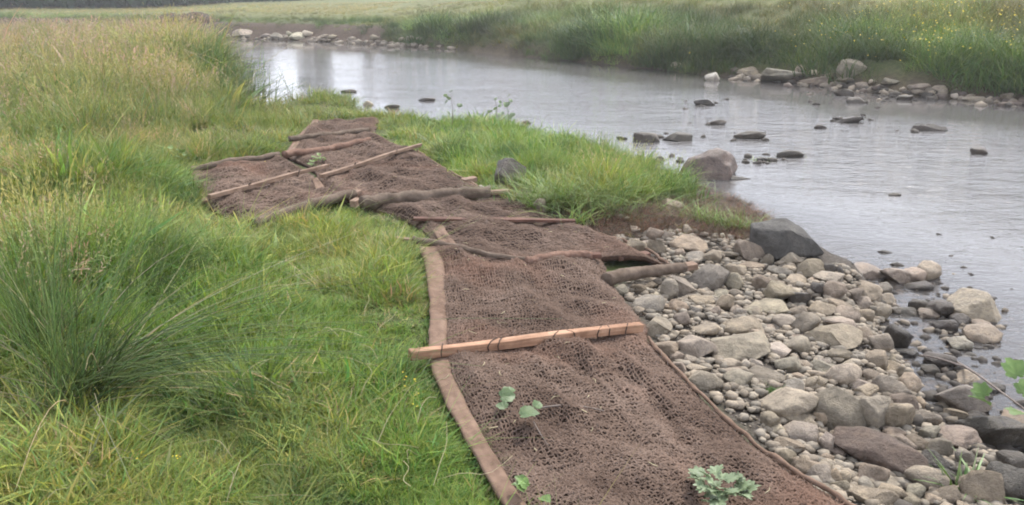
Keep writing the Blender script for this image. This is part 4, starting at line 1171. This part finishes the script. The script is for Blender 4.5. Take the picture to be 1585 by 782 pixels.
# matted roots and dry grass on the cut soil bank
r = np.random.default_rng(44)
P = np.stack([r.uniform(SOILZ[:, 0].min(), SOILZ[:, 0].max(), 5000), r.uniform(SOILZ[:, 1].min(), SOILZ[:, 1].max(), 5000)], 1)
Pq = np.stack([r.uniform(1.3, 2.4, 900), r.uniform(6.3, 8.0, 900)], 1); Pq = Pq[sdist(Pq, NEAR) > -.05]
P = np.vstack([P[inside(P, SOILZ) & ~inside(P, MATZ)][:1200], Pq]); n = len(P)
back = sstep(.05, .3, sdist(P, NEAR)); gr = r.random(n) < .10
tint = np.where(gr[:, None], OLV * .9, np.array([.13, .088, .060])) * r.uniform(.35, 1.4, (n, 1))
sc_ = r.uniform(.035, .085, n)
var = np.where(r.random(n) < .7, np.array(K_FLAT)[r.integers(0, 4, n)], np.array(K_LAWN)[r.integers(0, 5, n)])
o = instancer('root_mat', np.concatenate([P, H(P[:, 0], P[:, 1])[:, None]], 1), r.random(n) * 6.28, r.normal(0, .35, (n, 2)), np.stack([sc_, sc_, sc_ * .8], 1), var, tint)
tag(o, 'tangle of brown roots and dry grass on the cut soil bank', 'roots', kind='stuff')
print('grass ok')

# ------------------------------------------------------------------ tussocks, weeds and sprigs
M['rush'] = m_leaf('rush_stem', (.095, .155, .042), (.18, .25, .07), .12, True)
M['leafg'] = m_leaf('grey_green_leaf', (.14, .185, .10), (.215, .265, .15), .25, True)
M['sprig'] = m_leaf('wilted_leaf', (.085, .130, .058), (.14, .190, .085), .25, True)
M['leafy'] = m_leaf('fresh_leaf', (.085, .15, .040), (.145, .22, .065), .3, True)
M['dock'] = m_leaf('dock_leaf', (.10, .16, .045), (.17, .225, .07), .3, True)
M['straw'] = m_leaf('dry_straw', (.36, .30, .17), (.52, .45, .27), .1, True)
M['crown'] = m_leaf('tree_leaves', (.020, .038, .020), (.038, .060, .030), .15, True)
[setattr(n_.inputs['Specular IOR Level'], 'default_value', .05) for n_ in M['crown'].node_tree.nodes if n_.type == 'BSDF_PRINCIPLED']
def with_col(me, C):
    attr(me, 'bcol', np.concatenate([np.clip(C, 0, 3), np.ones((len(C), 1))], 1), 'FLOAT_COLOR'); return me
def stems(n, base, seed, L, rad0, azm, azs, lean, droop, spread, vmin=.7, vmax=1.25, lv=8):
    """round arching stems, three-sided"""
    r = np.random.default_rng(seed); A = Acc(); C = []
    s = np.linspace(0, 1, lv)
    for k in range(n):
        a = r.normal(azm, azs); ln = r.uniform(*L); le = abs(r.normal(lean, lean * .5)); dr = abs(r.normal(droop, droop * .5))
        b = base + np.array([r.normal(0, spread), r.normal(0, spread), 0])
        hx = ln * (le * s + dr * s ** 2); hz = ln * (s - .62 * dr * s ** 2.1) / math.sqrt(1 + le * le)
        P = np.stack([b[0] + hx * math.cos(a), b[1] + hx * math.sin(a), b[2] + np.maximum(hz, .01)], 1)
        V, Q, T = tube(P, rad0 * (1 - .75 * s), 3, cap=False); A.add(V, Q); v = r.uniform(vmin, vmax); C.append(np.tile([[v * (1 + r.normal(0, .12)), v, v * (1 + r.normal(0, .1))]], (len(V), 1)))
    return A, np.vstack(C)
def rush(px, py, label, n, L, lean, droop, seed, right=.35, rad0=.0024, spread=.05, group='rush tussocks'):
    b = ground([px], [py])[0]
    root = thing('rush_tussock', label, 'rush', tuple(b), group)
    for nm, cnt, azm, azs, le, dr, mt, vm in (('upright_stems', int(n * (1 - right)), 1.4, 2.2, lean * .75, droop * .35, 'rush', (.7, 1.3)), ('arching_stems', int(n * right), 0.0, .40, lean * 1.7, droop * 1.5, 'rush', (.30, .75)), ('dry_stems', int(n * .14), 0.5, 2.5, lean * 2, droop, 'straw', (.5, .9))):
        A, C = stems(cnt, b - [0, 0, .01], seed, L, rad0, azm, azs, le, dr, spread, *vm); seed += 1
        me = with_col(A.mesh(nm), C); o = child(nm, me, M[mt], root)
    return root
rush(118, 640, 'large dark green rush tussock arching right in the near left corner', 240, (.32, 1.05), .26, .48, 300, .48, rad0=.0027, spread=.06)
rush(60, 560, 'upright rush tussock behind the arching one at the left edge', 170, (.35, .70), .20, .25, 310, .15)
rush(360, 172, 'dark green rush clump overhanging the pool on the left bank', 300, (.4, .85), .28, .30, 320, .2, rad0=.006, spread=.28)
rush(300, 120, 'rush clump further along the left bank', 260, (.4, .85), .28, .28, 330, .2, rad0=.008, spread=.4)
def blades_thing(name, px, py, label, n, L, w, seed, lean, droop, spread, mat, cat='grass tuft', azm=None, azs=9, cols=(.7, 1.3), group=None):
    b = ground([px], [py])[0]; r = np.random.default_rng(seed); A = Acc(); C = []
    root = thing(name, label, cat, tuple(b), group); s = np.linspace(0, 1, 6)
    OO = b + np.stack([r.normal(0, spread, n), r.normal(0, spread * .6, n), np.zeros(n)], 1); OO[:, 2] = np.maximum(H(OO[:, 0], OO[:, 1]) - .01, .03 if b[2] > .02 else -.02)
    for k in range(n):
        a = r.random() * 6.283 if azm is None else r.normal(azm, azs); ln = r.uniform(*L); le = abs(r.normal(lean, lean * .6)); dr = abs(r.normal(droop, droop * .5))
        o = OO[k]
        hx = ln * (le * s + dr * s ** 2); hz = ln * (s - .5 * dr * s ** 2.1) / math.sqrt(1 + le * le)
        P = np.stack([o[0] + hx * math.cos(a), o[1] + hx * math.sin(a), o[2] + hz], 1)
        sd = np.array([-math.sin(a + r.normal(0, .6)), math.cos(a), 0]); ww = (w * r.uniform(.6, 1.3) * np.clip(1 - s ** 2, .05, 1))[:, None] * sd * .5
        V = np.stack([P + ww, P - ww], 1).reshape(-1, 3); q = np.arange(5) * 2; A.add(V, np.stack([q, q + 1, q + 3, q + 2], 1))
        v = r.uniform(*cols); C.append(np.tile([[v * (1 + r.normal(0, .15)), v, v * (1 + r.normal(0, .15))]], (12, 1)))
    child('blades', with_col(A.mesh('blades'), np.vstack(C)), M[mat], root)
    return root
M['tuft'] = m_leaf('tuft_blade', (.115, .175, .042), (.20, .26, .068), .3, True)
G_ = 'grass tufts on the bank and stones'
blades_thing('grass_tuft', 1090, 345, 'left grass tuft on the little soil hump by the water', 200, (.10, .25), .006, 401, .4, .5, .09, 'tuft', group=G_)
blades_thing('grass_tuft', 1145, 356, 'right grass tuft on the soil hump beside the dark wedge rock', 180, (.08, .22), .006, 402, .4, .5, .08, 'tuft', group=G_)
blades_thing('grass_tuft', 860, 318, 'long drooping grass tuft on the bank above the soil', 420, (.2, .46), .007, 403, .5, .7, .16, 'tuft', group=G_)
blades_thing('grass_tuft', 935, 318, 'broad grass tuft hanging over the middle of the cut bank', 380, (.15, .40), .007, 404, .5, .7, .18, 'tuft', group=G_)
blades_thing('grass_tuft', 1005, 302, 'grass tuft at the river tip of the grassy bank', 300, (.12, .34), .006, 405, .5, .6, .14, 'tuft', group=G_)
blades_thing('grass_tuft', 950, 334, 'dark ragged tuft hanging on the crumbling soil edge', 120, (.08, .22), .006, 412, .6, .6, .07, 'tuft', group=G_, cols=(.45, .95))
blades_thing('grass_tuft', 1030, 318, 'brownish tuft slumped at the end of the soil bank', 120, (.08, .2), .006, 413, .6, .6, .06, 'tuft', group=G_, cols=(.4, .8))
blades_thing('grass_tuft', 895, 348, 'low pale grass tuft at the foot of the cut bank', 90, (.12, .28), .008, 406, .7, .5, .06, 'tuft', group=G_, cols=(1.0, 1.6))
blades_thing('grass_tuft', 1200, 606, 'tiny green tuft growing between the cobbles', 110, (.02, .065), .0035, 407, .5, .4, .035, 'leafy', group=G_)
blades_thing('grass_tuft', 1492, 762, 'broad-leaved grass sprig among stones at the bottom right', 40, (.08, .18), .014, 408, .8, .5, .03, 'leafy', group=G_)
blades_thing('grass_tuft', 935, 250, 'spiky water grass at the shore of the grassy bank', 60, (.15, .36), .006, 409, .15, .15, .18, 'tuft', group=G_)
blades_thing('grass_tuft', 1180, 250, 'dark water weed showing above the river right of the lone boulder', 26, (.03, .10), .012, 410, .5, .4, .08, 'rush', cat='water weed')
blades_thing('grass_tuft', 1228, 242, 'dark water weed caught on a low stone in mid-river', 30, (.03, .09), .012, 411, .6, .4, .08, 'rush', cat='water weed')
for i, (px, py, lab) in enumerate(((250, 410, 'rounded dense grass hummock beside the leftmost mat'), (120, 440, 'tall grass hummock left of the rounded one'), (60, 330, 'tall grass hummock at the left edge'), (180, 300, 'green grass hummock in the tall meadow'))):
    blades_thing('grass_hummock', px, py, lab, 700, (.15, .45), .006, 420 + i, .35, .55, .20, 'tuft', cat='grass hummock', group='grass hummocks', cols=(.75, 1.45))

def leaf_mesh(lobes, size, seed, fold=.25, nn=36, deep=.4):
    """a lobed leaf blade with its midrib along +X, slightly folded and cupped"""
    r = np.random.default_rng(seed)
    t = np.linspace(-math.pi, math.pi, nn, endpoint=False)
    env = .5 * (1 + np.cos(t)) ** .5 * .75 + .32
    rr = env * (1 - deep * .5 * (1 - np.abs(np.cos(t * lobes / 2)))) * (1 + r.normal(0, .04, nn))
    x = rr * np.cos(t) * size * .62 + size * .45; y = rr * np.sin(t) * size * .62
    V = [np.stack([x * f + (1 - f) * size * .35, y * f, 0 * x], 1) for f in (1.0, .66, .33)]
    V = np.vstack(V + [[[size * .35, 0, 0]]])
    V[:, 2] = fold * np.abs(V[:, 1]) - .35 * (V[:, 0] - size * .35) ** 2 / size + r.normal(0, size * .012, len(V))
    Q = []
    for k in range(2):
        a = k * nn + np.arange(nn); b = k * nn + (np.arange(nn) + 1) % nn; Q.append(np.stack([a, b, b + nn, a + nn], 1))
    a = 2 * nn + np.arange(nn); b = 2 * nn + (np.arange(nn) + 1) % nn
    return V, np.vstack(Q), np.stack([a, b, np.full(nn, 3 * nn)], 1)
def place_leaf(V, loc, az, pitch, roll_=0):
    R = (Matrix.Rotation(az, 3, 'Z') @ Matrix.Rotation(-pitch, 3, 'Y') @ Matrix.Rotation(roll_, 3, 'X'))
    return V @ np.array(R).T + np.asarray(loc)
def sprig(name, label, cat, base, leaves, mat, stem=None, stem_r=.0022, lobes=5, deep=.4, group=None, stemmat='twig', seed=1):
    """leaves: (x, y, z offsets from base, size, azimuth, pitch)"""
    base = np.asarray(base, float); r = np.random.default_rng(seed)
    root = thing(name, label, cat, tuple(base), group)
    if stem is not None:
        for sp_ in stem:
            P = crom(np.asarray(sp_, float), 16) + base
            child('stem', acc_mesh('stem', tube(P, stem_r * np.linspace(1, .5, 16), 6)), M[stemmat], root)
    for k, (x, y, z, s, az, pt) in enumerate(leaves):
        V, Q, T = leaf_mesh(lobes, s, seed * 50 + k, deep=deep); A = Acc(); A.add(place_leaf(V, base + [x, y, z], az, pt, r.normal(0, .25)), Q, T)
        v = r.uniform(.8, 1.25); child('leaf', with_col(A.mesh('leaf'), np.tile([[v, v, v]], (len(V), 1))), M[mat], root)
    return root
def on_mat(px, py):
    q = ground([px], [py], .06)[0]; q[2] = max(q[2], float(surf(q[:1], q[1:2])[0]) + .022); return q
b = on_mat(818, 664)
sprig('fallen_sprig', 'broad grey-green fallen leaf and twig lying on the foreground mat', 'sprig', b, [(-.055, 0, .01, .10, .1, .25), (-.08, .07, .0, .06, 2.4, .3), (.02, .06, .01, .05, .9, .4)], 'sprig', [[(.02, -.02, .0), (.045, -.09, -.015), (.07, -.16, -.02)], [(.0, .01, 0), (-.01, .10, -.01), (-.02, .16, -.01)]], seed=2, lobes=7, deep=.25)
b = on_mat(790, 632)
sprig('fallen_sprig', 'wilted grey leaf lying just behind the broad fallen leaf', 'sprig', b, [(-.06, 0, .0, .085, .2, .1), (-.02, .02, .0, .06, 1.1, .3)], 'sprig', seed=3, lobes=5, deep=.35)
b = on_mat(832, 638)
sprig('fallen_twig', 'thin bare twig lying on the mat right of the fallen leaves', 'twig', b, [], 'leafg', [[(0, 0, 0), (.09, .015, .006), (.18, .01, .004), (.265, -.02, 0)]], stem_r=.004)
blades_thing('grass_tuft', 793, 655, 'little bright tuft poking through the mat by the fallen leaves', 50, (.03, .07), .003, 440, .5, .4, .02, 'leafy', group=G_)
r = np.random.default_rng(12)
def rosette(n, R, s0, s1, seed, zup=.04):
    r = np.random.default_rng(seed); L = []
    for k in range(n):
        a = r.random() * 6.28; d = R * math.sqrt(r.random()) * .6
        L.append((d * math.cos(a), d * math.sin(a), r.uniform(.0, zup), r.uniform(s0, s1), a + r.normal(0, .4), r.uniform(.15, .9)))
    return L
b = on_mat(1112, 782)
sprig('thistle_plant', 'grey-green crinkled leafy plant growing through the mat at the bottom edge', 'plant', b, rosette(30, .12, .05, .085, 21, .06), 'leafg', lobes=9, deep=.7, seed=4)
b = on_mat(824, 774)
sprig('weed_seedling', 'small fresh green weed on the mat beside the hem', 'plant', b, rosette(6, .05, .045, .065, 22, .05), 'leafy', lobes=5, deep=.5, seed=5)
# leafy branch over the right-hand shallows
b = ground([1480], [560], .02)[0]
e1 = at_z(1595, 640, .30) - b
sprig('leafy_branch', 'bare branch with lobed green leaves leaning in from the right edge', 'branch', b,
      [tuple(at_z(1540, 632, .16) - b) + (.13, 2.8, .5), tuple(at_z(1532, 622, .18) - b) + (.11, 2.2, .7), tuple(at_z(1580, 596, .30) - b) + (.14, 1.9, .9), tuple(at_z(1572, 618, .30) - b) + (.13, .3, .6), tuple(at_z(1590, 640, .30) - b) + (.12, 3.6, .3)],
      'leafy', [[(0, 0, 0), tuple(e1 * .33 + [0, 0, .01]), tuple(e1 * .66 + [0, 0, .005]), tuple(e1 * 1.15)], [tuple(e1 * .12), tuple(e1 * .1 + [-.12, .03, .03]), tuple(e1 * .1 + [-.2, .08, .03])]], stem_r=.007, lobes=7, deep=.6, seed=6)
for px, py, hgt, lab, sd in ((700, 196, .42, 'leafy weed stem standing at the water edge of the spit', 31), (768, 196, .36, 'upright broad-leaved weed near the spit shore', 32), (786, 198, .30, 'shorter broad-leaved weed right of the upright one', 33)):
    b = ground([px], [py])[0]; rr = np.random.default_rng(sd)
    sprig('waterside_weed', lab, 'weed', b, [(rr.normal(0, .05), rr.normal(0, .03), hgt * (.3 + .7 * k / 6), rr.uniform(.06, .10), rr.random() * 6.28, rr.uniform(.6, 1.2)) for k in range(7)], 'leafg', [[(0, 0, 0), (.01, 0, hgt * .5), (-.01, 0, hgt)]], stem_r=.005, lobes=2, deep=.2, seed=sd)
for px, py, lab, sd in ((18, 215, 'broad dock leaves at the left edge of the tall grass', 41), (95, 228, 'dock leaves lying over the grass right of the edge clump', 42), (285, 262, 'leafy weed with yellow flowers beside the leftmost mat', 43), (492, 266, 'small green weed in the gap between the two upper mats', 44)):
    b = ground([px], [py])[0]; sc = np.linalg.norm(b) / 9
    sprig('dock_plant', lab, 'plant', b, [(x, y, z + (.10 if sd != 44 else .03), s, a, p) for x, y, z, s, a, p in rosette(9 if sd < 43 else 12, .2 if sd < 43 else .12, .10 if sd < 43 else .04, .20 if sd < 43 else .075, sd, .10)], 'dock', lobes=2, deep=.15, seed=sd)

# dry stalks lying and bending through the grass
r = np.random.default_rng(51); A = Acc(); C = []
QQ = ground_fast(r.uniform(-20, 690, 130), r.uniform(300, 790, 130), .0); QQ = QQ[~inside(QQ[:, :2], MATZ)]
for q in QQ:
    a = r.random() * 6.28; ln = r.uniform(.08, .34); z0 = r.uniform(.02, .12)
    P = np.array([[0, 0, z0], [.35, .02, z0 + .03], [.7, r.normal(0, .06), z0 + .05 + r.uniform(-.02, .02)], [1, r.normal(0, .1), z0 + .05 + r.uniform(-.05, .04)]])
    P[:, :2] = P[:, :2] @ np.array([[math.cos(a), math.sin(a)], [-math.sin(a), math.cos(a)]]) * ln
    V, Q, T = tube(crom(P + q, 8), .0011, 3, cap=False); A.add(V, Q); v = r.uniform(.6, 1.1); C.append(np.tile([[v, v, v]], (len(V), 1)))
tag(link('dry_stalks', with_col(A.mesh('dry_stalks'), np.vstack(C)), M['straw']), 'dry pale stalks scattered through the near grass', 'stalks', kind='stuff')
# bits of straw on the mat
A = Acc(); C = []
for k in range(70):
    G = MATS[['AB', 'AB', 'AB', 'C', 'E'][k % 5]]; q = bilerp(G, np.array([r.uniform(.05, .95)]), np.array([r.uniform(.02, .95)]))[0] + [0, 0, .016]
    a = r.random() * 6.28; ln = r.uniform(.015, .05); P = q + np.array([[0, 0, 0], [.5 * ln * math.cos(a), .5 * ln * math.sin(a), .004], [ln * math.cos(a + .3), ln * math.sin(a + .3), 0]])
    V, Q, T = tube(crom(P, 5), .0016, 3); A.add(V, Q, T); v = r.uniform(.6, 1.1); C.append(np.tile([[v, v, v]], (len(V), 1)))
tag(link('straw_bits', with_col(A.mesh('straw_bits'), np.vstack(C)), M['straw']), 'scattered straw bits lying on the coir mats', 'straw', kind='stuff')

# yellow flowers
FC = bpy.data.collections.new('flower_heads')
fm = m_plain('yellow_petal', (.62, .46, .05), .6, .15)
fl = Acc()
for k in range(6):
    a = k * math.pi / 3; c, s_ = math.cos(a), math.sin(a); P = np.array([[0, 0, 0], [.5, .32, .12], [1, 0, .25], [.5, -.32, .12]]); P[:, :2] = P[:, :2] @ np.array([[c, s_], [-s_, c]])
    fl.add(P, [[0, 1, 2, 3]])
me = fl.mesh('flower'); me.materials.append(fm); FC.objects.link(bpy.data.objects.new('flower', me))
def flowers(name, pts, size, label):
    n = len(pts); r = np.random.default_rng(n)
    o = instancer(name, pts, r.random(n) * 6.28, r.normal(0, .5, (n, 2)), np.repeat((size * r.uniform(.7, 1.3, n))[:, None], 3, 1), np.zeros(n, int), np.ones((n, 3)), FC)
    tag(o, label, 'flowers', kind='stuff')
px = r.normal(1440, 110, 420); py = np.abs(r.normal(30, 24, 420)) + r.random(420) * 6
q = ground(px, np.clip(py, -8, 100), .42); flowers('meadow_flowers', q + r.normal(0, .05, q.shape), .021, 'yellow meadow flowers dotted over the far bank on the right')
px = np.concatenate([r.normal(640, 10, 16), r.normal(288, 10, 10), r.normal(218, 5, 6), r.normal(272, 4, 4), [80, 230, 300, 410, 145]]); py = np.concatenate([r.normal(600, 14, 16), r.normal(238, 10, 10), r.normal(702, 4, 6), r.normal(708, 3, 4), [404, 120, 320, 250, 300]])
q = ground(px, py, .10); flowers('buttercups', q, .0045, 'small yellow flowers in the near grass')

# ------------------------------------------------------------------ far earth mound, hedge and trees beyond the river
b = np.array([(315 - 792.5) / F * 40.0, 39.5, .40])
V, T = ICO[4]; V = V.copy(); V = V * np.array([1.5, 1.0, .55]); V += (V / np.linalg.norm(V, axis=1)[:, None]) * ((.34 * fbm(V[:, 0] * 2, V[:, 1] * 2, V[:, 2] * 2, seed=91)))[:, None]
me = mesh_np('earth_mound', V + b, tris=T)
tag(link('earth_mound', me, M['soil']), 'bare brown earth mound on the far left bank beyond the pool', 'earth mound')
def leaf_cards(ctr, size, r):
    n = len(ctr); d = r.normal(size=(n, 3)); d /= np.linalg.norm(d, axis=1)[:, None]; e = np.cross(d, r.normal(size=(n, 3))); e /= np.linalg.norm(e, axis=1)[:, None]
    s = (size * r.uniform(.6, 1.3, n))[:, None]
    V = np.stack([ctr - d * s, ctr + e * s * .55, ctr + d * s, ctr - e * s * .55], 1).reshape(-1, 3)
    v = r.uniform(.65, 1.35, n); C = np.repeat(np.stack([v * r.uniform(.85, 1.2, n), v, v], 1), 4, 0)
    return V, (np.arange(n) * 4)[:, None] + np.arange(4)[None], C
hl = np.array([(-90, 46), (-52, 51), (-28, 62), (-25, 80), (-17, 125)], float)
r = np.random.default_rng(61); n = 30000
t = np.linspace(0, 1, 60); hp_ = crom(hl, 400); k = r.integers(0, 400, n); hb = hp_[k]
top = 3.4 + 1.2 * vnoise(hb[:, 0] * .25 + hb[:, 1] * .3, 0, seed=62); zz = r.random(n) ** .8 * top
c = np.stack([hb[:, 0] + r.normal(0, .8, n), hb[:, 1] + r.normal(0, .8, n), H(hb[:, 0], hb[:, 1]) + zz], 1)
V, Q, C = leaf_cards(c, .38, r); A = Acc(); A.add(V, Q)
root = thing('hedge', 'dark field hedge far beyond the river at the top left', 'hedge', (hl[2][0], hl[2][1], .7))
child('foliage', with_col(A.mesh('foliage'), C), M['crown'], root)
A = Acc()
for i in range(0, 400, 9):
    p = np.array([hp_[i][0], hp_[i][1], 0]); p[2] = float(H(p[0], p[1])[0]) - .1
    A.add(*tube(np.array([p, p + [.1, .05, 1.2], p + [-.1, 0, 2.6]]), [.09, .07, .03], 6))
child('trunks', A.mesh('trunks'), M['bark'], root)
def tree(px, dist, hgt, wid, label, seed, n=2600):
    r = np.random.default_rng(seed); x = (px - 792.5) / F * dist * 1.0; b = np.array([x, dist, float(H(x, dist)[0]) - .1])
    root = thing('field_tree', label, 'tree', tuple(b), 'trees beyond the river')
    A = Acc(); tp = [b, b + [.1, 0, hgt * .3], b + [-.1, .1, hgt * .6], b + [0, 0, hgt * .92]]
    A.add(*tube(crom(tp, 12), np.linspace(hgt * .028, .04, 12), 8))
    lob = []
    for k in range(9):
        z = hgt * r.uniform(.3, .9); a = r.random() * 6.28; d = wid * .5 * r.uniform(.35, .8) * (1 - .5 * abs(z / hgt - .55)); q = b + [d * math.cos(a), d * math.sin(a), z]
        A.add(*tube(np.array([b + [0, 0, z * .72], (b + [0, 0, z * .8] + q) / 2, q]), [.10, .07, .03], 6)); lob.append((q, wid * r.uniform(.20, .34)))
    child('trunk', A.mesh('trunk'), M['bark'], root)
    i = r.integers(0, 9, n); d = r.normal(size=(n, 3)); d /= np.linalg.norm(d, axis=1)[:, None]
    c = np.array([lob[j][0] for j in i]) + d * (np.array([lob[j][1] for j in i]) * r.random(n) ** .45)[:, None] * [1, 1, 1.25]
    V, Q, C = leaf_cards(c, .34, r); A = Acc(); A.add(V, Q); child('crown', with_col(A.mesh('crown'), C), M['crown'], root)
for a in ((497, 105, 13.0, 4.5, 'tall narrow tree mirrored in the calm pool, left one'), (574, 112, 12.5, 2.4, 'slim tree mirrored in the pool between two wider ones'), (645, 108, 12.0, 8.5, 'broad tree mirrored in the pool, right one'), (385, 100, 8.0, 6.0, 'low tree mirrored at the left end of the pool')):
    tree(*a, seed=int(a[0]))
print('plants ok')

# ------------------------------------------------------------------ air
hz = bpy.data.meshes.new('haze'); bm = bmesh.new(); bmesh.ops.create_cube(bm, size=1.0)
for v in bm.verts: v.co = Vector((v.co.x * 620, v.co.y * 620, -1.5 + (v.co.z + .5) * 17.5))
bm.to_mesh(hz); bm.free()
hm = bpy.data.materials.new('haze_air'); hm.use_nodes = True; hn = hm.node_tree.nodes; hn.clear()
pv = hn.new('ShaderNodeVolumePrincipled'); pv.inputs['Color'].default_value = (.985, .985, 1.0, 1); pv.inputs['Density'].default_value = .0015; pv.inputs['Anisotropy'].default_value = .3
ho = hn.new('ShaderNodeOutputMaterial'); hm.node_tree.links.new(pv.outputs[0], ho.inputs['Volume'])
tag(link('haze', hz, hm), 'thin pale haze hanging over the river', 'haze', kind='stuff')
